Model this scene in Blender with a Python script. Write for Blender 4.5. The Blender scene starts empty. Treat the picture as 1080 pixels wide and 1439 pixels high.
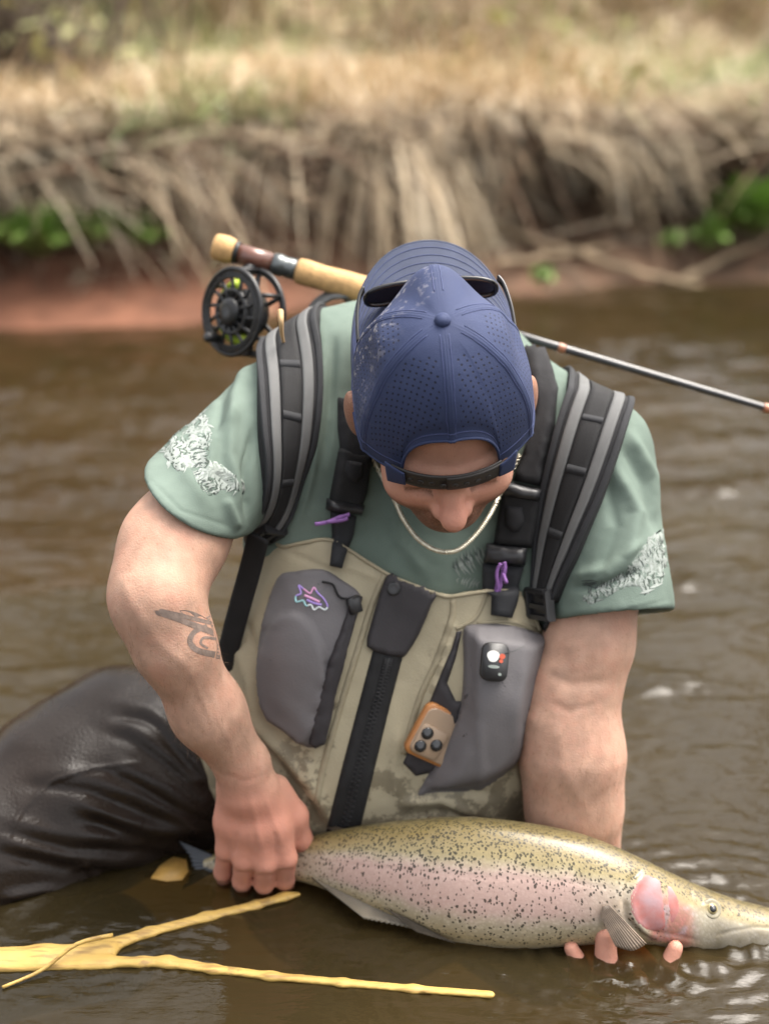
import bpy, bmesh, math, random
import numpy as np
from mathutils import Vector, Matrix
from mathutils.bvhtree import BVHTree
from mathutils.geometry import delaunay_2d_cdt

random.seed(7)
RNG = np.random.default_rng(11)
S = bpy.context.scene
COL = S.collection
R = math.radians

# ------------------------------------------------------------------ camera
FPX = 2100.0                      # focal length in photograph pixels (1080 x 1439)
PITCH = R(19.0)
CAM = np.array([0.0, 0.0, 0.95])
AX_R = np.array([1.0, 0.0, 0.0])
AX_F = np.array([0.0, math.cos(PITCH), -math.sin(PITCH)])
AX_U = np.array([0.0, math.sin(PITCH), math.cos(PITCH)])
cd = bpy.data.cameras.new('camera')
cd.sensor_fit = 'VERTICAL'; cd.sensor_height = 36.0
cd.lens = FPX / 1439.0 * 36.0
cd.clip_start = 0.05; cd.clip_end = 400.0
cd.dof.use_dof = True; cd.dof.focus_distance = 1.49; cd.dof.aperture_fstop = 2.3
cam = bpy.data.objects.new('camera', cd); COL.objects.link(cam)
cam.location = CAM; cam.rotation_euler = (math.pi / 2 - PITCH, 0, 0)
S.camera = cam

# ------------------------------------------------------------------ light
SUN_EL, SUN_AZ = R(66.0), R(62.0)           # high behind thin cloud, to the right of the picture
world = bpy.data.worlds.new('World'); S.world = world
world.use_nodes = True
wn = world.node_tree
bg = wn.nodes['Background']
sky = wn.nodes.new('ShaderNodeTexSky')
sky.sky_type = 'NISHITA'; sky.sun_disc = False
sky.sun_elevation = SUN_EL; sky.sun_rotation = SUN_AZ
sky.air_density = 1.0; sky.dust_density = 7.0; sky.ozone_density = 0.3
hs = wn.nodes.new('ShaderNodeHueSaturation'); hs.inputs['Saturation'].default_value = 0.30     # high thin cloud greys the blue
wn.links.new(sky.outputs['Color'], hs.inputs['Color']); tn = wn.nodes.new('ShaderNodeMix'); tn.data_type = 'RGBA'; tn.blend_type = 'MULTIPLY'; tn.inputs['Factor'].default_value = 1.0; tn.inputs['B'].default_value = (1.0, 0.975, 0.935, 1)
wn.links.new(hs.outputs['Color'], tn.inputs['A']); wn.links.new(tn.outputs['Result'], bg.inputs['Color'])
bg.inputs['Strength'].default_value = 0.15
sl = bpy.data.lights.new('sun', 'SUN'); sl.energy = 0.8; sl.angle = R(40); sl.color = (1.0, 0.95, 0.88)
sun = bpy.data.objects.new('sun', sl); COL.objects.link(sun)
sdir = Vector((math.sin(SUN_AZ) * math.cos(SUN_EL), math.cos(SUN_AZ) * math.cos(SUN_EL), math.sin(SUN_EL)))
sun.rotation_euler = (-sdir).to_track_quat('-Z', 'Y').to_euler()
sun.location = sdir * 30
vs = S.view_settings
vs.view_transform = 'Standard'; vs.look = 'None'; vs.exposure = 1.75; vs.gamma = 1.0; vs.use_curve_mapping = False
S.cycles.use_denoising = True
S.cycles.max_bounces = 6; S.cycles.diffuse_bounces = 3; S.cycles.glossy_bounces = 3
S.cycles.transmission_bounces = 3; S.cycles.transparent_max_bounces = 8
S.cycles.caustics_reflective = False; S.cycles.caustics_refractive = False

# ------------------------------------------------------------------ helpers
def W(u, v, d):
    """Point of the place seen at photograph pixel (u, v), d metres ahead of the lens."""
    u = np.asarray(u, float); v = np.asarray(v, float); d = np.asarray(d, float)
    return (CAM + d[..., None] * (((u - 540.0) / FPX)[..., None] * AX_R
            + ((719.5 - v) / FPX)[..., None] * AX_U + AX_F))
def proj(P):
    q = np.asarray(P, float) - CAM
    d = q @ AX_F
    d = np.where(np.abs(d) < 1e-6, 1e-6, d)
    return 540 + FPX * (q @ AX_R) / d, 719.5 - FPX * (q @ AX_U) / d, d
def dwater(v):
    return 0.95 / (math.sin(PITCH) + (v - 719.5) / FPX * math.cos(PITCH))
def unit(a):
    a = np.asarray(a, float); return a / (np.linalg.norm(a) + 1e-12)

def mk(name, verts, faces, mat=None, parent=None, smooth=True, col=None, uv=None, kind=None):
    """Link one mesh object. faces: (n,3) or (n,4) array, or a list of index tuples."""
    verts = np.asarray(verts, np.float32)
    me = bpy.data.meshes.new(name)
    if isinstance(faces, np.ndarray):
        n, k = faces.shape
        me.vertices.add(len(verts)); me.vertices.foreach_set('co', verts.ravel())
        me.loops.add(n * k); me.loops.foreach_set('vertex_index', faces.astype(np.int32).ravel())
        me.polygons.add(n)
        me.polygons.foreach_set('loop_start', np.arange(0, n * k, k, dtype=np.int32))
        me.update(calc_edges=True); me.validate()
    else:
        me.from_pydata([tuple(map(float, p)) for p in verts], [], [tuple(map(int, f)) for f in faces]); me.update()
    me.polygons.foreach_set('use_smooth', np.full(len(me.polygons), smooth))
    if col is not None:
        for nm, c in col.items():
            a = me.color_attributes.new(nm, 'FLOAT_COLOR', 'POINT')
            c4 = np.ones((len(verts), 4), np.float32); c4[:, :c.shape[1]] = c
            a.data.foreach_set('color', c4.ravel())
    if uv is not None:
        l = me.uv_layers.new(name='UVMap')
        vi = np.empty(len(me.loops), np.int32); me.loops.foreach_get('vertex_index', vi)
        l.data.foreach_set('uv', np.asarray(uv, np.float32)[vi].ravel())
    o = bpy.data.objects.new(name, me); COL.objects.link(o)
    if mat is not None: me.materials.append(mat)
    if parent is not None: o.parent = parent
    if kind: o['kind'] = kind
    return o
def tag(o, label=None, cat=None, group=None, kind=None):
    if label: o['label'] = label
    if cat: o['category'] = cat
    if group: o['group'] = group
    if kind: o['kind'] = kind
    return o
def empty(name, label, cat, group=None):
    o = bpy.data.objects.new(name, None); o.empty_display_size = 0.05
    COL.objects.link(o)
    return tag(o, label, cat, group)

def vnoise(P, scale, seed=0):
    """Smooth value noise in -1..1."""
    p = np.asarray(P, float) * scale + seed * 17.31
    i = np.floor(p).astype(np.int64); f = p - i; f = f * f * (3 - 2 * f)
    def h(ix, iy, iz):
        n = (ix * 374761393 + iy * 668265263 + iz * 2147483647 + seed * 1274126177) & 0xffffffff
        n = ((n ^ (n >> 13)) * 1274126177) & 0xffffffff
        return ((n ^ (n >> 16)) & 0xffff) / 32767.5 - 1
    x, y, z = i[..., 0], i[..., 1], i[..., 2]; fx, fy, fz = f[..., 0], f[..., 1], f[..., 2]
    a = h(x, y, z) * (1 - fx) + h(x + 1, y, z) * fx; b = h(x, y + 1, z) * (1 - fx) + h(x + 1, y + 1, z) * fx
    c = h(x, y, z + 1) * (1 - fx) + h(x + 1, y, z + 1) * fx; e = h(x, y + 1, z + 1) * (1 - fx) + h(x + 1, y + 1, z + 1) * fx
    return (a * (1 - fy) + b * fy) * (1 - fz) + (c * (1 - fy) + e * fy) * fz
def fbm(P, scale, oct=3, seed=0):
    s, a, t = 0, 1.0, 0
    for o in range(oct):
        s = s + a * vnoise(P, scale * 2 ** o, seed + o); t += a; a *= 0.5
    return s / t
def sst(a, b, x):
    t = np.clip((np.asarray(x, float) - a) / (b - a), 0, 1); return t * t * (3 - 2 * t)

# ---- implicit solids, polygonised with surface nets
class SDF:
    def __init__(self): self.p = []
    def _add(self, op, fn, pts, r, k): 
        pts = np.atleast_2d(pts); m = r + k + 0.012
        self.p.append((op, fn, pts.min(0) - m, pts.max(0) + m, k)); return self
    def cone(self, a, b, ra, rb, k=0.01, op='u', flat=None, s=1.0, cut=False, cutn=None):
        """tapered capsule a-b; flat/s squash it along a direction; cut makes end b flat."""
        a = np.asarray(a, float); b = np.asarray(b, float); ab = b - a; L2 = ab @ ab; L = math.sqrt(L2)
        fl = None if flat is None else unit(flat)
        def fn(p):
            q = p - a
            t = np.clip((q @ ab) / L2, 0, 1 if not cut else 2)
            w = q - t[..., None] * ab
            if fl is not None:
                w = w + ((1 / s - 1) * (w @ fl))[..., None] * fl
            r = ra + (rb - ra) * t
            dd = np.sqrt((w * w).sum(-1)) - r
            if fl is not None: dd = dd * (0.5 + 0.5 * s)
            if cut:
                e = (q @ ab) / L - L if cutn is None else (p - b) @ unit(cutn)
                hk_ = np.maximum(0.007 - np.abs(dd - e), 0) / 0.007; dd = np.maximum(dd, e) + hk_ * hk_ * 0.007 * 0.25
            return dd
        return self._add(op, fn, [a, b], max(ra, rb), k)
    def ell(self, c, M, r, k=0.01, op='u'):
        c = np.asarray(c, float); M = np.asarray(M, float); r = np.asarray(r, float)
        def fn(p):
            q = (p - c) @ M.T
            k0 = np.sqrt(((q / r) ** 2).sum(-1)); k1 = np.sqrt(((q / r ** 2) ** 2).sum(-1)) + 1e-9
            return k0 * (k0 - 1) / k1
        return self._add(op, fn, [c], r.max(), k)
    def chain(self, pts, k=0.01, op='u', flat=None, s=1.0):
        """pts: (u, v, d, radius in px)"""
        for p, q in zip(pts[:-1], pts[1:]):
            self.cone(W(*p[:3]), W(*q[:3]), p[3] * p[2] / FPX, q[3] * q[2] / FPX, k, op, flat, s)
        return self
    def build(self, h, post=None, band=0.03):
        lo = np.min([q[2] for q in self.p if q[0] == 'u'], 0); hi = np.max([q[3] for q in self.p if q[0] == 'u'], 0)
        n = np.ceil((hi - lo) / h).astype(int) + 1
        ax = [lo[i] + h * np.arange(n[i]) for i in range(3)]
        F = np.full(n, band, np.float32)
        for op, fn, l, u, k in self.p:
            i0 = np.clip(np.floor((l - lo) / h).astype(int), 0, n); i1 = np.clip(np.ceil((u - lo) / h).astype(int) + 1, 0, n)
            if (i1 <= i0).any(): continue
            sl_ = tuple(slice(i0[j], i1[j]) for j in range(3))
            P = np.stack(np.meshgrid(*[ax[j][sl_[j]] for j in range(3)], indexing='ij'), -1)
            d = fn(P).astype(np.float32); a = F[sl_]
            if op == 'u':
                hh = np.maximum(k - np.abs(a - d), 0) / k
                F[sl_] = np.minimum(a, d) - hh * hh * k * 0.25
            elif op == 's':
                d = -d; hh = np.maximum(k - np.abs(a - d), 0) / k
                F[sl_] = np.maximum(a, d) + hh * hh * k * 0.25
        if post is not None:
            P = np.stack(np.meshgrid(*ax, indexing='ij'), -1)
            F = post(P, F).astype(np.float32)
        F[[0, -1]] = band; F[:, [0, -1]] = band; F[:, :, [0, -1]] = band
        return nets(F, lo, h)
def nets(F, lo, h):
    neg = F < 0
    c = [neg[i:F.shape[0] - 1 + i, j:F.shape[1] - 1 + j, k:F.shape[2] - 1 + k] for i in (0, 1) for j in (0, 1) for k in (0, 1)]
    cnt = sum(x.astype(np.int8) for x in c)
    act = (cnt > 0) & (cnt < 8)
    I = np.argwhere(act)
    idx = np.full(act.shape, -1, np.int64); idx[act] = np.arange(len(I))
    acc = np.zeros((len(I), 3)); num = np.zeros(len(I))
    corners = np.array([(i, j, k) for i in (0, 1) for j in (0, 1) for k in (0, 1)])
    V = np.stack([F[I[:, 0] + a, I[:, 1] + b, I[:, 2] + e] for a, b, e in corners], 1)
    for a in range(8):
        for b in range(a + 1, 8):
            if np.abs(corners[a] - corners[b]).sum() != 1: continue
            m = (V[:, a] < 0) != (V[:, b] < 0)
            t = V[m, a] / (V[m, a] - V[m, b])
            acc[m] += corners[a] + t[:, None] * (corners[b] - corners[a]); num[m] += 1
    verts = (I + acc / num[:, None]) * h + lo
    quads = []
    for ax_ in range(3):
        o1, o2 = [(1, 2), (2, 0), (0, 1)][ax_]
        sl0 = [slice(None)] * 3; sl1 = [slice(None)] * 3
        sl0[ax_] = slice(0, -1); sl1[ax_] = slice(1, None)
        m = neg[tuple(sl0)] != neg[tuple(sl1)]
        E = np.argwhere(m); 
        ok = (E[:, o1] > 0) & (E[:, o2] > 0) & (E[:, o1] < F.shape[o1] - 1) & (E[:, o2] < F.shape[o2] - 1)
        E = E[ok]
        inside0 = neg[E[:, 0], E[:, 1], E[:, 2]]
        def cell(a, b):
            Q = E.copy(); Q[:, o1] -= a; Q[:, o2] -= b
            return idx[Q[:, 0], Q[:, 1], Q[:, 2]]
        q = np.stack([cell(1, 1), cell(0, 1), cell(0, 0), cell(1, 0)], 1)
        q[~inside0] = q[~inside0][:, ::-1]
        quads.append(q)
    return verts, np.concatenate(quads)
def vnormals(V, Q):
    a, b, c, d = (V[Q[:, i]] for i in range(4))
    n = np.cross(c - a, d - b); N = np.zeros_like(V)
    for i in range(4): 
        for j in range(3): N[:, j] += np.bincount(Q[:, i], n[:, j], len(V))
    return N / (np.linalg.norm(N, axis=1, keepdims=True) + 1e-12)
def relax(V, Q, it=2, f=0.5):
    E = np.concatenate([Q[:, [0, 1]], Q[:, [1, 2]], Q[:, [2, 3]], Q[:, [3, 0]]])
    deg = np.bincount(E.ravel(), minlength=len(V)).astype(float)[:, None]
    for _ in range(it):
        A = np.zeros_like(V)
        for j in range(3):
            A[:, j] = np.bincount(E[:, 0], V[E[:, 1], j], len(V)) + np.bincount(E[:, 1], V[E[:, 0], j], len(V))
        V = V + f * (A / deg - V)
    return V
def pdist(u, v, line):
    """distance in px to a polyline and how far along it (0..1)"""
    L = np.asarray(line, float); best = np.full(np.shape(u), 1e9); bt = np.zeros(np.shape(u)); tot = len(L) - 1
    for i in range(tot):
        a, b = L[i, :2], L[i + 1, :2]; ab = b - a
        t = np.clip(((u - a[0]) * ab[0] + (v - a[1]) * ab[1]) / (ab @ ab + 1e-9), 0, 1)
        dd = np.hypot(u - a[0] - t * ab[0], v - a[1] - t * ab[1])
        m = dd < best; best = np.where(m, dd, best); bt = np.where(m, (i + t) / tot, bt)
    return best, bt
def inpoly(u, v, poly):
    u = np.asarray(u, float); v = np.asarray(v, float); ins = np.zeros(u.shape, bool)
    P = np.asarray(poly, float); j = len(P) - 1
    for i in range(len(P)):
        xi, yi, xj, yj = P[i, 0], P[i, 1], P[j, 0], P[j, 1]
        ins ^= ((yi > v) != (yj > v)) & (u < (xj - xi) * (v - yi) / (yj - yi + 1e-12) + xi)
        j = i
    return ins
def creases(V, N, lst):
    """raise (amp > 0) or sink (amp < 0) the surface along traced fold lines: (line px, width px, amp m)"""
    u, v, d = proj(V)
    face = np.clip(-(N @ AX_F) * 3, 0, 1)
    disp = np.zeros(len(V))
    for line, w, amp in lst:
        L = np.asarray(line, float)
        m = (u > L[:, 0].min() - 4 * w) & (u < L[:, 0].max() + 4 * w) & (v > L[:, 1].min() - 4 * w) & (v < L[:, 1].max() + 4 * w) & (face > 0)
        if not m.any(): continue
        dd, t = pdist(u[m], v[m], line)
        tap = np.clip(np.minimum(t, 1 - t) * 5 + 0.15, 0, 1)
        disp[m] += amp * np.exp(-(dd / w) ** 2) * tap
    return V + N * (disp * face)[:, None]
def catmull(pts, n=8, closed=False):
    P = np.asarray(pts, float); out = []
    m = len(P); rng = range(m if closed else m - 1)
    for i in rng:
        if closed: p0, p1, p2, p3 = P[(i - 1) % m], P[i], P[(i + 1) % m], P[(i + 2) % m]
        else: p0, p1, p2, p3 = P[max(i - 1, 0)], P[i], P[i + 1], P[min(i + 2, m - 1)]
        for t in np.arange(n) / n:
            out.append(0.5 * ((2 * p1) + (p2 - p0) * t + (2 * p0 - 5 * p1 + 4 * p2 - p3) * t * t + (3 * p1 - p0 - 3 * p2 + p3) * t ** 3))
    if not closed: out.append(P[-1])
    return np.array(out)

def bvh_of(*objs):
    vs_, fs_ = [], []; n = 0
    for V, Q in objs:
        vs_ += [tuple(p) for p in V.tolist()]; fs_ += (Q + n).tolist(); n += len(V)
    return BVHTree.FromPolygons(vs_, fs_)
def hit(bvh, u, v, guess=1.6):
    o = Vector(CAM); t = Vector(W(u, v, 1.0)) - o; t.normalize()
    r = bvh.ray_cast(o, t)
    if r[0] is None:
        r = bvh.find_nearest(Vector(W(u, v, guess)))
    p = np.array(r[0]); n = np.array(r[1])
    if n @ np.array(t) > 0: n = -n
    return p, n
def patch(name, outline, bvh, off, thick, mat, parent, res=7, soft=4, bulge=None, smooth_outline=0, guess=1.6, kind=None, closed_skirt=True):
    """A layer of cloth or rubber cut to a traced outline and laid on the body surface, with real thickness."""
    P = np.asarray(outline, float)
    if smooth_outline: P = catmull(P, smooth_outline, True)
    dense = []
    for i in range(len(P)):
        a, b = P[i], P[(i + 1) % len(P)]; m = max(1, int(np.hypot(*(b - a)) / res))
        for t in range(m): dense.append(a + (b - a) * t / m)
    D = np.array(dense); nb = len(D)
    gx, gy = np.meshgrid(np.arange(D[:, 0].min(), D[:, 0].max(), res), np.arange(D[:, 1].min(), D[:, 1].max(), res))
    gx = gx.ravel(); gy = gy.ravel(); gx = gx + (np.round(gy / res) % 2) * res * 0.5
    ins = inpoly(gx, gy, D)
    gx, gy = gx[ins], gy[ins]
    ring = np.vstack([D, D[:1]])
    e, _ = pdist(gx, gy, ring); keep = e > res * 0.45
    pts = np.vstack([D, np.stack([gx[keep], gy[keep]], 1)]) 
    vs2, _, fs2, *_r = delaunay_2d_cdt([Vector(p) for p in pts], [(i, (i + 1) % nb) for i in range(nb)], [list(range(nb))], 1, 1e-4)
    U = np.array([p[0] for p in vs2]); Vv = np.array([p[1] for p in vs2])
    e, _ = pdist(U, Vv, ring)
    H = [hit(bvh, a, b, guess) for a, b in zip(U, Vv)]
    p = np.array([x[0] for x in H]); n = np.array([x[1] for x in H])
    # even the normals out over the patch
    fs = [tuple(f) for f in fs2]
    E = np.array([(f[i], f[(i + 1) % 3]) for f in fs for i in range(3)])
    for _ in range(3):
        A = n.copy()
        for j in range(3): A[:, j] += np.bincount(E[:, 0], n[E[:, 1], j], len(n)) + np.bincount(E[:, 1], n[E[:, 0], j], len(n))
        n = A / (np.linalg.norm(A, axis=1, keepdims=True) + 1e-12)
    hgt = off + thick * np.sqrt(np.clip(e / soft, 0, 1) * (2 - np.clip(e / soft, 0, 1)) + 1e-6)
    if bulge is not None: hgt = hgt + bulge(U, Vv, e)
    top = p + n * hgt[:, None]
    # boundary skirt
    from collections import Counter
    cnt = Counter()
    for f in fs:
        for i in range(3): cnt[tuple(sorted((f[i], f[(i + 1) % 3])))] += 1
    bd = [(f[i], f[(i + 1) % 3]) for f in fs for i in range(3) if cnt[tuple(sorted((f[i], f[(i + 1) % 3])))] == 1]
    # orientation toward the outside
    f0 = np.array(fs); nn = np.cross(top[f0[:, 1]] - top[f0[:, 0]], top[f0[:, 2]] - top[f0[:, 0]])
    if ((nn * n[f0[:, 0]]).sum(1)).sum() < 0:
        fs = [f[::-1] for f in fs]; bd = [(b, a) for a, b in bd]
    verts = list(top); m = {}
    if closed_skirt:
        for a, b in bd:
            for q in (a, b):
                if q not in m: m[q] = len(verts); verts.append(p[q] - n[q] * 0.002)
        fs = fs + [(b, a, m[a], m[b]) for a, b in bd]
    uv = np.zeros((len(verts), 2)); uv[:len(U), 0] = U; uv[:len(U), 1] = Vv
    for q, k in m.items(): uv[k] = (U[q], Vv[q])
    return mk(name, np.array(verts), fs, mat, parent, uv=uv, kind=kind)
def ribbon(name, P, N, width, thick, mat, parent=None, lift=0.0, shift=0.0, edge=0.25):
    """A strap: path points P with outward normals N (m), flat cross-section with rounded edges."""
    P = np.asarray(P, float); N = np.asarray(N, float); n = len(P)
    width = np.broadcast_to(np.asarray(width, float), (n,)); shift = np.broadcast_to(np.asarray(shift, float), (n,))
    T = np.gradient(P, axis=0); T /= np.linalg.norm(T, axis=1, keepdims=True) + 1e-12
    B = np.cross(T, N); B /= np.linalg.norm(B, axis=1, keepdims=True) + 1e-12
    M = np.cross(B, T)
    sec = [(-0.5, 0.0), (-0.5, 0.6), (-0.46, 1.0), (-0.25, 1.12), (0.25, 1.12), (0.46, 1.0), (0.5, 0.6), (0.5, 0.0)]
    m = len(sec); V = []
    for i in range(n):
        for x, y in sec:
            V.append(P[i] + B[i] * (x * width[i] + shift[i]) + M[i] * (lift + y * thick))
    F = []
    for i in range(n - 1):
        for j in range(m):
            a, b = i * m + j, i * m + (j + 1) % m
            F.append((a, b, b + m, a + m))
    F.append(tuple(range(m))[::-1]); F.append(tuple((n - 1) * m + j for j in range(m)))
    o = mk(name, V, F, mat, parent)
    fix_normals(o); return o
def fix_normals(o):
    bm = bmesh.new(); bm.from_mesh(o.data); bmesh.ops.recalc_face_normals(bm, faces=bm.faces); bm.to_mesh(o.data); bm.free()
def tube(path, rad, sides=10, caps=True):
    P = np.asarray(path, float); n = len(P); rad = np.broadcast_to(np.asarray(rad, float), (n,))
    T = np.gradient(P, axis=0); T /= np.linalg.norm(T, axis=1, keepdims=True) + 1e-12
    ref = np.array([0, 0, 1.0]) if abs(T[0][2]) < 0.9 else np.array([1.0, 0, 0])
    V, F = [], []
    x = unit(np.cross(T[0], ref))
    for i in range(n):
        x = unit(x - T[i] * (x @ T[i])); y = np.cross(T[i], x)
        for j in range(sides):
            a = 2 * math.pi * j / sides; V.append(P[i] + rad[i] * (math.cos(a) * x + math.sin(a) * y))
    for i in range(n - 1):
        for j in range(sides):
            a, b = i * sides + j, i * sides + (j + 1) % sides
            F.append((a, b, b + sides, a + sides))
    if caps:
        F.append(tuple(range(sides))[::-1]); F.append(tuple((n - 1) * sides + j for j in range(sides)))
    return V, F
def tube_obj(name, path, rad, mat, parent=None, sides=10):
    V, F = tube(path, rad, sides); return mk(name, V, F, mat, parent)
def merge(*parts):
    V, F = [], []
    for v, f in parts:
        n = len(V); V += list(v); F += [tuple(i + n for i in q) for q in f]
    return V, F
def lathe(prof, o, ax, sides=24, ref=None):
    """prof: (distance along axis, radius)"""
    ax = unit(ax); ref = np.array([0, 0, 1.0]) if ref is None else np.asarray(ref, float)
    if abs(unit(ref) @ ax) > 0.95: ref = np.array([1.0, 0, 0])
    x = unit(np.cross(ax, ref)); y = np.cross(ax, x); V, F = [], []
    for t, r in prof:
        for j in range(sides):
            a = 2 * math.pi * j / sides; V.append(np.asarray(o) + ax * t + r * (math.cos(a) * x + math.sin(a) * y))
    for i in range(len(prof) - 1):
        for j in range(sides):
            a, b = i * sides + j, i * sides + (j + 1) % sides
            F.append((a, a + sides, b + sides, b))
    F.append(tuple(range(sides))); F.append(tuple((len(prof) - 1) * sides + j for j in range(sides))[::-1])
    return V, F
def box(c, X, Y, Z, bev=0.15):
    """box centred on c with half-axes X, Y, Z, chamfered along its front rim (+Z)"""
    c, X, Y, Z = (np.asarray(q, float) for q in (c, X, Y, Z)); k = 1 - bev
    V = [c + a * X + b * Y - Z for a, b in ((-1, -1), (1, -1), (1, 1), (-1, 1))]
    V += [c + a * X + b * Y + Z * 0.5 for a, b in ((-1, -1), (1, -1), (1, 1), (-1, 1))]
    V += [c + a * X * k + b * Y * k + Z for a, b in ((-1, -1), (1, -1), (1, 1), (-1, 1))]
    F = [(3, 2, 1, 0), (8, 9, 10, 11)]
    for l in (0, 4):
        for i in range(4): F.append((l + i, l + (i + 1) % 4, l + 4 + (i + 1) % 4, l + 4 + i))
    return V, F

# ------------------------------------------------------------------ materials
def mat(name, base=(0.5, 0.5, 0.5), rough=0.6, var=0.12, vscale=30, bump=0.0, bscale=200, spec=0.5, metal=0, sss=0, coat=0, detail=4):
    m = bpy.data.materials.new(name); m.use_nodes = True; nt = m.node_tree
    b = nt.nodes['Principled BSDF']; b.inputs['Roughness'].default_value = rough
    b.inputs['Specular IOR Level'].default_value = spec; b.inputs['Metallic'].default_value = metal
    b.inputs['Coat Weight'].default_value = coat; b.inputs['Coat Roughness'].default_value = 0.08
    if sss:
        b.inputs['Subsurface Weight'].default_value = sss; b.inputs['Subsurface Radius'].default_value = (0.01, 0.004, 0.002)
        b.inputs['Subsurface Scale'].default_value = 0.5
    tc = nt.nodes.new('ShaderNodeTexCoord')
    nz = nt.nodes.new('ShaderNodeTexNoise'); nz.inputs['Scale'].default_value = vscale; nz.inputs['Detail'].default_value = detail
    nt.links.new(tc.outputs['Object'], nz.inputs['Vector'])
    mx = nt.nodes.new('ShaderNodeMix'); mx.data_type = 'RGBA'
    mx.inputs['A'].default_value = (*[c * (1 - var) for c in base], 1); mx.inputs['B'].default_value = (*[min(1, c * (1 + var)) for c in base], 1)
    mr = nt.nodes.new('ShaderNodeMapRange'); mr.inputs['From Min'].default_value = 0.3; mr.inputs['From Max'].default_value = 0.7
    nt.links.new(nz.outputs['Fac'], mr.inputs['Value']); nt.links.new(mr.outputs['Result'], mx.inputs['Factor'])
    nt.links.new(mx.outputs['Result'], b.inputs['Base Color'])
    if bump:
        n2 = nt.nodes.new('ShaderNodeTexNoise'); n2.inputs['Scale'].default_value = bscale; n2.inputs['Detail'].default_value = 3
        nt.links.new(tc.outputs['Object'], n2.inputs['Vector'])
        bp = nt.nodes.new('ShaderNodeBump'); bp.inputs['Strength'].default_value = bump; bp.inputs['Distance'].default_value = 0.002
        nt.links.new(n2.outputs['Fac'], bp.inputs['Height']); nt.links.new(bp.outputs['Normal'], b.inputs['Normal'])
    m['_c'] = mx.name
    return m
class G:
    """small node-graph helper"""
    def __init__(self, m): self.nt = m.node_tree; self.b = self.nt.nodes['Principled BSDF']
    def n(self, t, **kw):
        x = self.nt.nodes.new(t)
        for k, v in kw.items(): setattr(x, k, v)
        return x
    def l(self, a, b): self.nt.links.new(a, b)
    def math(self, op, a, b=None, c=None, clamp=False):
        x = self.n('ShaderNodeMath', operation=op); x.use_clamp = clamp
        for i, q in enumerate((a, b, c)):
            if q is None: continue
            if isinstance(q, (int, float)): x.inputs[i].default_value = q
            else: self.l(q, x.inputs[i])
        return x.outputs[0]
    def mix(self, f, a, b, blend='MIX'):
        x = self.n('ShaderNodeMix', data_type='RGBA', blend_type=blend)
        for k, q in (('Factor', f), ('A', a), ('B', b)):
            if isinstance(q, (int, float)): x.inputs[k].default_value = q
            elif isinstance(q, tuple): x.inputs[k].default_value = (*q, 1) if len(q) == 3 else q
            else: self.l(q, x.inputs[k])
        return x.outputs['Result']
    def noise(self, scale, vec=None, detail=3, rough=0.5, kind='Fac'):
        x = self.n('ShaderNodeTexNoise'); x.inputs['Scale'].default_value = scale; x.inputs['Detail'].default_value = detail; x.inputs['Roughness'].default_value = rough
        if vec is None: vec = self.obj()
        self.l(vec, x.inputs['Vector']); return x.outputs[kind]
    def obj(self):
        return self.n('ShaderNodeTexCoord').outputs['Object']
    def uv(self): return self.n('ShaderNodeUVMap').outputs['UV']
    def attr(self, name):
        x = self.n('ShaderNodeAttribute'); x.attribute_name = name; return x
    def step(self, a, lo, hi):
        x = self.n('ShaderNodeMapRange', interpolation_type='SMOOTHSTEP'); self.l(a, x.inputs['Value'])
        x.inputs['From Min'].default_value = lo; x.inputs['From Max'].default_value = hi
        return x.outputs['Result']
    def mapv(self, vec, scale=(1, 1, 1), rot=(0, 0, 0)):
        x = self.n('ShaderNodeMapping'); x.inputs['Scale'].default_value = scale; x.inputs['Rotation'].default_value = rot
        self.l(vec, x.inputs['Vector']); return x.outputs['Vector']
    def bump(self, h, strength=0.5, dist=0.002):
        x = self.n('ShaderNodeBump'); x.inputs['Strength'].default_value = strength; x.inputs['Distance'].default_value = dist
        self.l(h, x.inputs['Height'])
        ex = [k for k in self.nt.links if k.to_socket == self.b.inputs['Normal']]
        if ex: self.l(ex[0].from_socket, x.inputs['Normal'])
        self.l(x.outputs['Normal'], self.b.inputs['Normal'])
    def color(self):
        return [k.from_socket for k in self.nt.links if k.to_socket == self.b.inputs['Base Color']][0]
    def setc(self, c): self.l(c, self.b.inputs['Base Color'])
# ================================================================== the setting
def ground_xy(u, v):
    p = W(u, v, dwater(v)); return p[0], p[1]
def bank_y(x):
    x = np.asarray(x, float)
    return 4.86 + 0.31 * x + 0.10 * np.sin(x * 2.1 + 0.6) + 0.05 * np.sin(x * 5.3 + 2.0)
PROF = np.array([(-9.0, -0.55), (-1.2, -0.45), (-0.35, -0.18), (-0.06, -0.03), (0.06, 0.035), (0.16, 0.075), (0.25, 0.115), (0.33, 0.16), (0.46, 0.23), (0.50, 0.34),
                 (0.33, 0.43), (0.27, 0.48), (0.33, 0.54), (0.50, 0.565), (0.8, 0.585), (1.3, 0.60), (2.0, 0.63), (3.0, 0.72), (4.2, 1.15), (7.0, 2.9), (11.0, 4.9), (18.0, 7.0), (30, 10.0)])
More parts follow.
